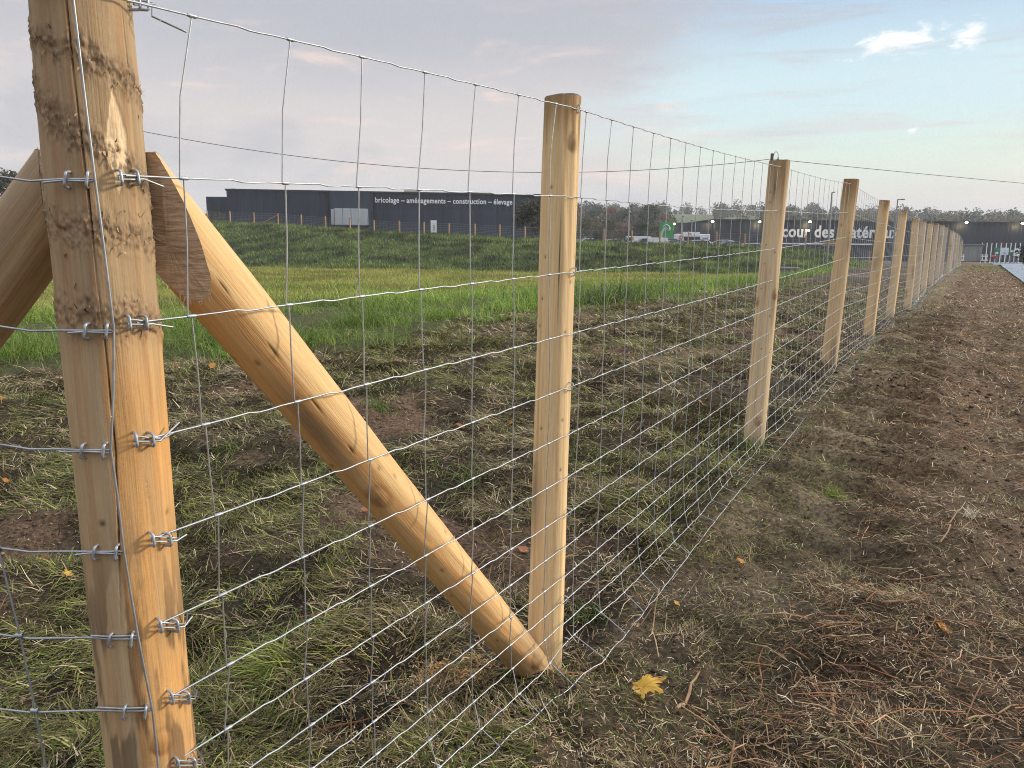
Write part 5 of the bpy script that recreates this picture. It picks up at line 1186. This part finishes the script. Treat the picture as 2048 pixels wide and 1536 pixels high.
def leaf(u, v, size, kind, colr, yaw, seed, label, tilt=.25, lift=.012):
    p = ghit(u, v); rg = np.random.default_rng(seed); O = maple(size, seed) if kind == 'maple' else oval(size, seed, .5 if kind == 'oval' else .75); n = len(O)
    rings = [O*f for f in (1, .72, .45, .2)]; P = np.concatenate(rings+[np.zeros((1, 2))]); rr = np.linalg.norm(P, axis=1)/size
    z = .16*size*np.sin(P[:, 0]/size*5+seed)*rr*1.4+.35*size*rr**2*rg.uniform(-.5, .9)+.05*size*np.sin(P[:, 1]/size*9)
    V = np.stack([P[:, 0], P[:, 1], z], 1); j = np.arange(n); j2 = (j+1) % n
    F = np.concatenate([np.stack([k*n+j, k*n+j2, (k+1)*n+j2, (k+1)*n+j], 1) for k in range(3)]); T_ = np.stack([3*n+j, 3*n+j2, np.full(n, 4*n)], 1)
    vein = np.exp(-(np.min([np.abs(np.sin(np.arctan2(P[:, 0], P[:, 1])-R_(a))) for a in (0, 52, -52)], axis=0)/.07)**2) if kind == 'maple' else np.exp(-(P[:, 0]/size/.03)**2)
    blot = fbm(P[:, 0]/size*6+seed, P[:, 1]/size*6, seed, 3)
    c = np.array(colr)*(.75+.5*blot)[:, None]; c = c*(1-.30*vein)[:, None]*(.82+.36*fbm(P[:, 0]/size*14+3, P[:, 1]/size*14, seed+3, 2))[:, None]; c = np.where((rr > .36)[:, None] & (blot > .50)[:, None], c*np.array([.75, .55, .5]), c)
    root = empty('fallen_leaf', (p[0], p[1], float(gz(p[0], p[1]))+lift+.1*size), yaw, label, 'leaf')
    root.rotation_euler = (rg.uniform(-tilt, tilt)+.32, rg.uniform(-tilt, tilt)*.6, yaw) if kind != 'maple' or size < .1 else (.22, .1, yaw)
    mesh_np('blade', V, [F, T_], np.clip(c, 0, 1), M_leaf, root, True)
    mb = MB(); sl_ = size*(.75 if kind == 'maple' else .3); mb.tube(np.array([[0, -size*.1 if kind == 'maple' else -size*.45, .002], [.03*size, -size*.45, -.01], [.08*size, -size*.3-sl_*.8, -.02*1]]), .0011, 5)
    mb.build('stalk', M_twig, root, col=np.tile((.40, .27, .12), (sum(len(q) for q in mb.V), 1)))
YE = (.66, .40, .07); ORG = (.56, .24, .05); RB = (.34, .13, .055); PK = (.45, .26, .19); TAN = (.50, .31, .14)
for a in ((1286, 1392, .112, 'maple', (.76, .46, .075), -1.35, 1, 'large yellow maple leaf on bare earth right of the brace foot'), (1483, 1132, .045, 'maple', ORG, .6, 2, 'small orange leaf standing on the tracks'), (1353, 1218, .032, 'oval', YE, .2, 3, 'narrow yellow leaf between the netting and the orange leaf'),
          (1884, 1266, .062, 'round', ORG, .5, 4, 'orange brown leaf among the brushwood near the right edge'), (920, 859, .062, 'round', RB, 1.3, 5, 'rust brown leaf left of the front post'), (990, 849, .045, 'oval', PK, .9, 6, 'pinkish curled leaf beside the rust brown one'),
          (1021, 851, .032, 'round', ORG, 0, 7, 'tiny orange leaf close to the front post'), (1403, 812, .062, 'round', TAN, 1.4, 8, 'tan leaf behind the netting left of the second post'), (1709, 716, .075, 'round', ORG, .3, 9, 'orange leaf at the edge of the netting beyond the third post'),
          (1287, 892, .045, 'maple', RB, .3, 10, 'red brown leaf behind the netting below the tan leaf'), (714, 634, .085, 'maple', YE, .2, 11, 'yellow leaf caught in the lush grass'), (392, 694, .075, 'oval', YE, .2, 12, 'yellow leaf in the grass under the brace end'),
          (426, 738, .085, 'maple', ORG, 1., 13, 'orange red leaf on mud under the brace end'), (349, 737, .075, 'maple', YE, 0, 14, 'amber leaf on mud right of the corner post'), (139, 1161, .042, 'maple', YE, 1.1, 15, 'yellow orange leaf left of the corner post'),
          (1045, 1107, .05, 'round', RB, .8, 16, 'dark red curled leaf left of the front post foot'), (728, 1027, .055, 'oval', RB, 1.0, 17, 'brown leaf against the underside of the brace'), (12, 967, .04, 'oval', ORG, 1.3, 18, 'orange leaf at the left edge of the frame'),
          (86, 1128, .05, 'round', RB, .2, 19, 'rust coloured leaf above the yellow orange one left of the corner post'), (1197, 622, .06, 'oval', YE, .6, 20, 'pale yellow leaf by the weeds right of the front post'), (1690, 1350, .042, 'oval', PK, 1.2, 21, 'pink brown leaf in the lower right brushwood'),
          (975, 905, .04, 'oval', TAN, .2, 22, 'dull tan leaf below the pinkish one'), (1966, 557, .32, 'oval', (.62, .47, .36), 1.4, 23, 'pale leaf like scrap on the far earth near the road'), (1540, 672, .05, 'round', TAN, .4, 24, 'small tan leaf left of the second post among regrowth'),
          (4, 803, .07, 'maple', ORG, .4, 25, 'orange leaf higher up the left edge of the frame'), (1270, 1260, .03, 'oval', TAN, 2., 26, 'shrivelled tan leaf on earth above the large maple leaf')):
    leaf(*a)
M_stick = leafmat('stick_bark', .8, 0, .2)
_tf.data.materials.append(M_stick)
def stick(u0, v0, u1, v1, r, colr, seed, label, lift=.008, arch=.0):
    a, b_ = ghit(u0, v0), ghit(u1, v1); rg = np.random.default_rng(seed); f = np.linspace(0, 1, 7)[:, None]; P = a+(b_-a)*f; L_ = np.linalg.norm(b_-a)
    P[1:-1, :2] += rg.normal(0, .02*L_, (5, 2)); P[:, 2] = gz(P[:, 0], P[:, 1])+lift+r+arch*np.sin(f[:, 0]*math.pi); o = P[0].copy()
    mb = MB(); V_, Q_ = tube_np(P-o, np.linspace(r, r*.65, 7)*rg.uniform(.85, 1.15, 7), 7); mb.add(V_, Q_, )
    mb.add(np.concatenate([V_[:7], V_[-7:]]), np.array([[0, 1, 2, 3], [0, 3, 4, 5], [0, 5, 6, 6], [7, 10, 9, 8], [7, 12, 11, 10]]))
    c = np.tile(colr, (mb.n, 1))*rg.uniform(.75, 1.25, (mb.n, 1)); ob = mb.build('fallen_stick', M_stick, col=c); ob.location = o; tag(ob, label, 'stick')
BRN = (.20, .12, .065); DKB = (.075, .05, .034); RDB = (.24, .10, .05); TN = (.34, .22, .12)
for a in ((1353, 1430, 1398, 1352, .0048, TN, 1, 'thick tan stick slanting right of the large maple leaf'), (1655, 1468, 1668, 1385, .0052, BRN, 2, 'upright brown stick in the lower right'), (1762, 1216, 1858, 1204, .0048, BRN, 3, 'stout brown branch left of the orange brown leaf'),
          (1540, 1248, 1640, 1262, .0036, DKB, 4, 'dark wet stick in the middle of the tracks'), (1120, 1353, 1210, 1332, .0030, RDB, 5, 'reddish stick at the foot of the front post'), (1190, 1322, 1268, 1380, .0026, BRN, 6, 'curved twig running to the large maple leaf'),
          (1303, 1275, 1318, 1185, .0024, TN, 7, 'thin pale stalk right of the front post'), (1492, 1372, 1500, 1318, .0024, BRN, 8, 'short brown twig below the tracks'), (1648, 1150, 1750, 1152, .0030, BRN, 9, 'long twig lying level among the straw clumps'), (1770, 1160, 1900, 1158, .0026, TN, 10, 'pale twig lying level right of the level brown one'),
          (1560, 1382, 1425, 1390, .0032, DKB, 11, 'dark crooked branch above the lower edge'), (1930, 1450, 2040, 1418, .0030, TN, 12, 'pale forked twig at the lower right edge'), (1915, 1500, 1985, 1455, .0030, BRN, 13, 'orange brown twig in the lower right corner'), (560, 1478, 800, 1425, .0030, RDB, 14, 'long red bark strip under the lower wires'),
          (930, 1500, 1000, 1420, .0036, RDB, 15, 'split red stick below the brace foot'), (1720, 1320, 1830, 1392, .0030, BRN, 16, 'slanting twig in the brushwood'), (1880, 1090, 1930, 1010, .0032, TN, 17, 'pale stalk leaning near the whitish stalks'), (700, 1360, 760, 1330, .0024, DKB, 18, 'short dark twig among the wires')):
    stick(*a)
# sawdust left where the brace was cut
p = ghit(905, 1345); rg = np.random.default_rng(9); n = 2600; x = p[0]+rg.normal(0, .055, n); y = p[1]+rg.normal(0, .035, n)
V, F, c = blades(x, y, gz(x, y)+rg.uniform(.001, .012, n), rg.uniform(.003, .012, n), rg.uniform(.001, .003, n), rg.uniform(0, 6.28, n), rg.normal(0, .4, n), rg.normal(0, .4, n), pick(rg, n, [(.55, .33, .13), (.42, .22, .08), (.62, .44, .22)], [3, 2, 1]), 1, .8)
tag(mesh_np('sawdust', V, [F], c, M_litter), 'orange heap of sawdust left of the brace foot', 'sawdust', kind='stuff')

# ------------------------------------------------------------------ damp autumn air
mt = bpy.data.materials.new('haze_air'); mt.use_nodes = True; nt_ = mt.node_tree; nt_.nodes.clear()
pv = nt_.nodes.new('ShaderNodeVolumePrincipled'); pv.inputs['Color'].default_value = (.93, .95, 1, 1); pv.inputs['Density'].default_value = .0004; pv.inputs['Anisotropy'].default_value = .2
no = nt_.nodes.new('ShaderNodeOutputMaterial'); nt_.links.new(pv.outputs[0], no.inputs['Volume'])
lo_z = float(ZZ.min())-1.0; hi_z = 50.0
bm = bmesh.new(); ext = [float(gx.min())-4, float(gx.max())+4, float(gy.min())-4, float(gy.max())+4]
box(bm, Vector(((ext[0]+ext[1])/2, (ext[2]+ext[3])/2, (lo_z+hi_z)/2)), (ext[1]-ext[0], ext[3]-ext[2], hi_z-lo_z))
tag(bm_obj('haze', bm, mt), 'thin damp haze over the fields', 'haze', kind='stuff')
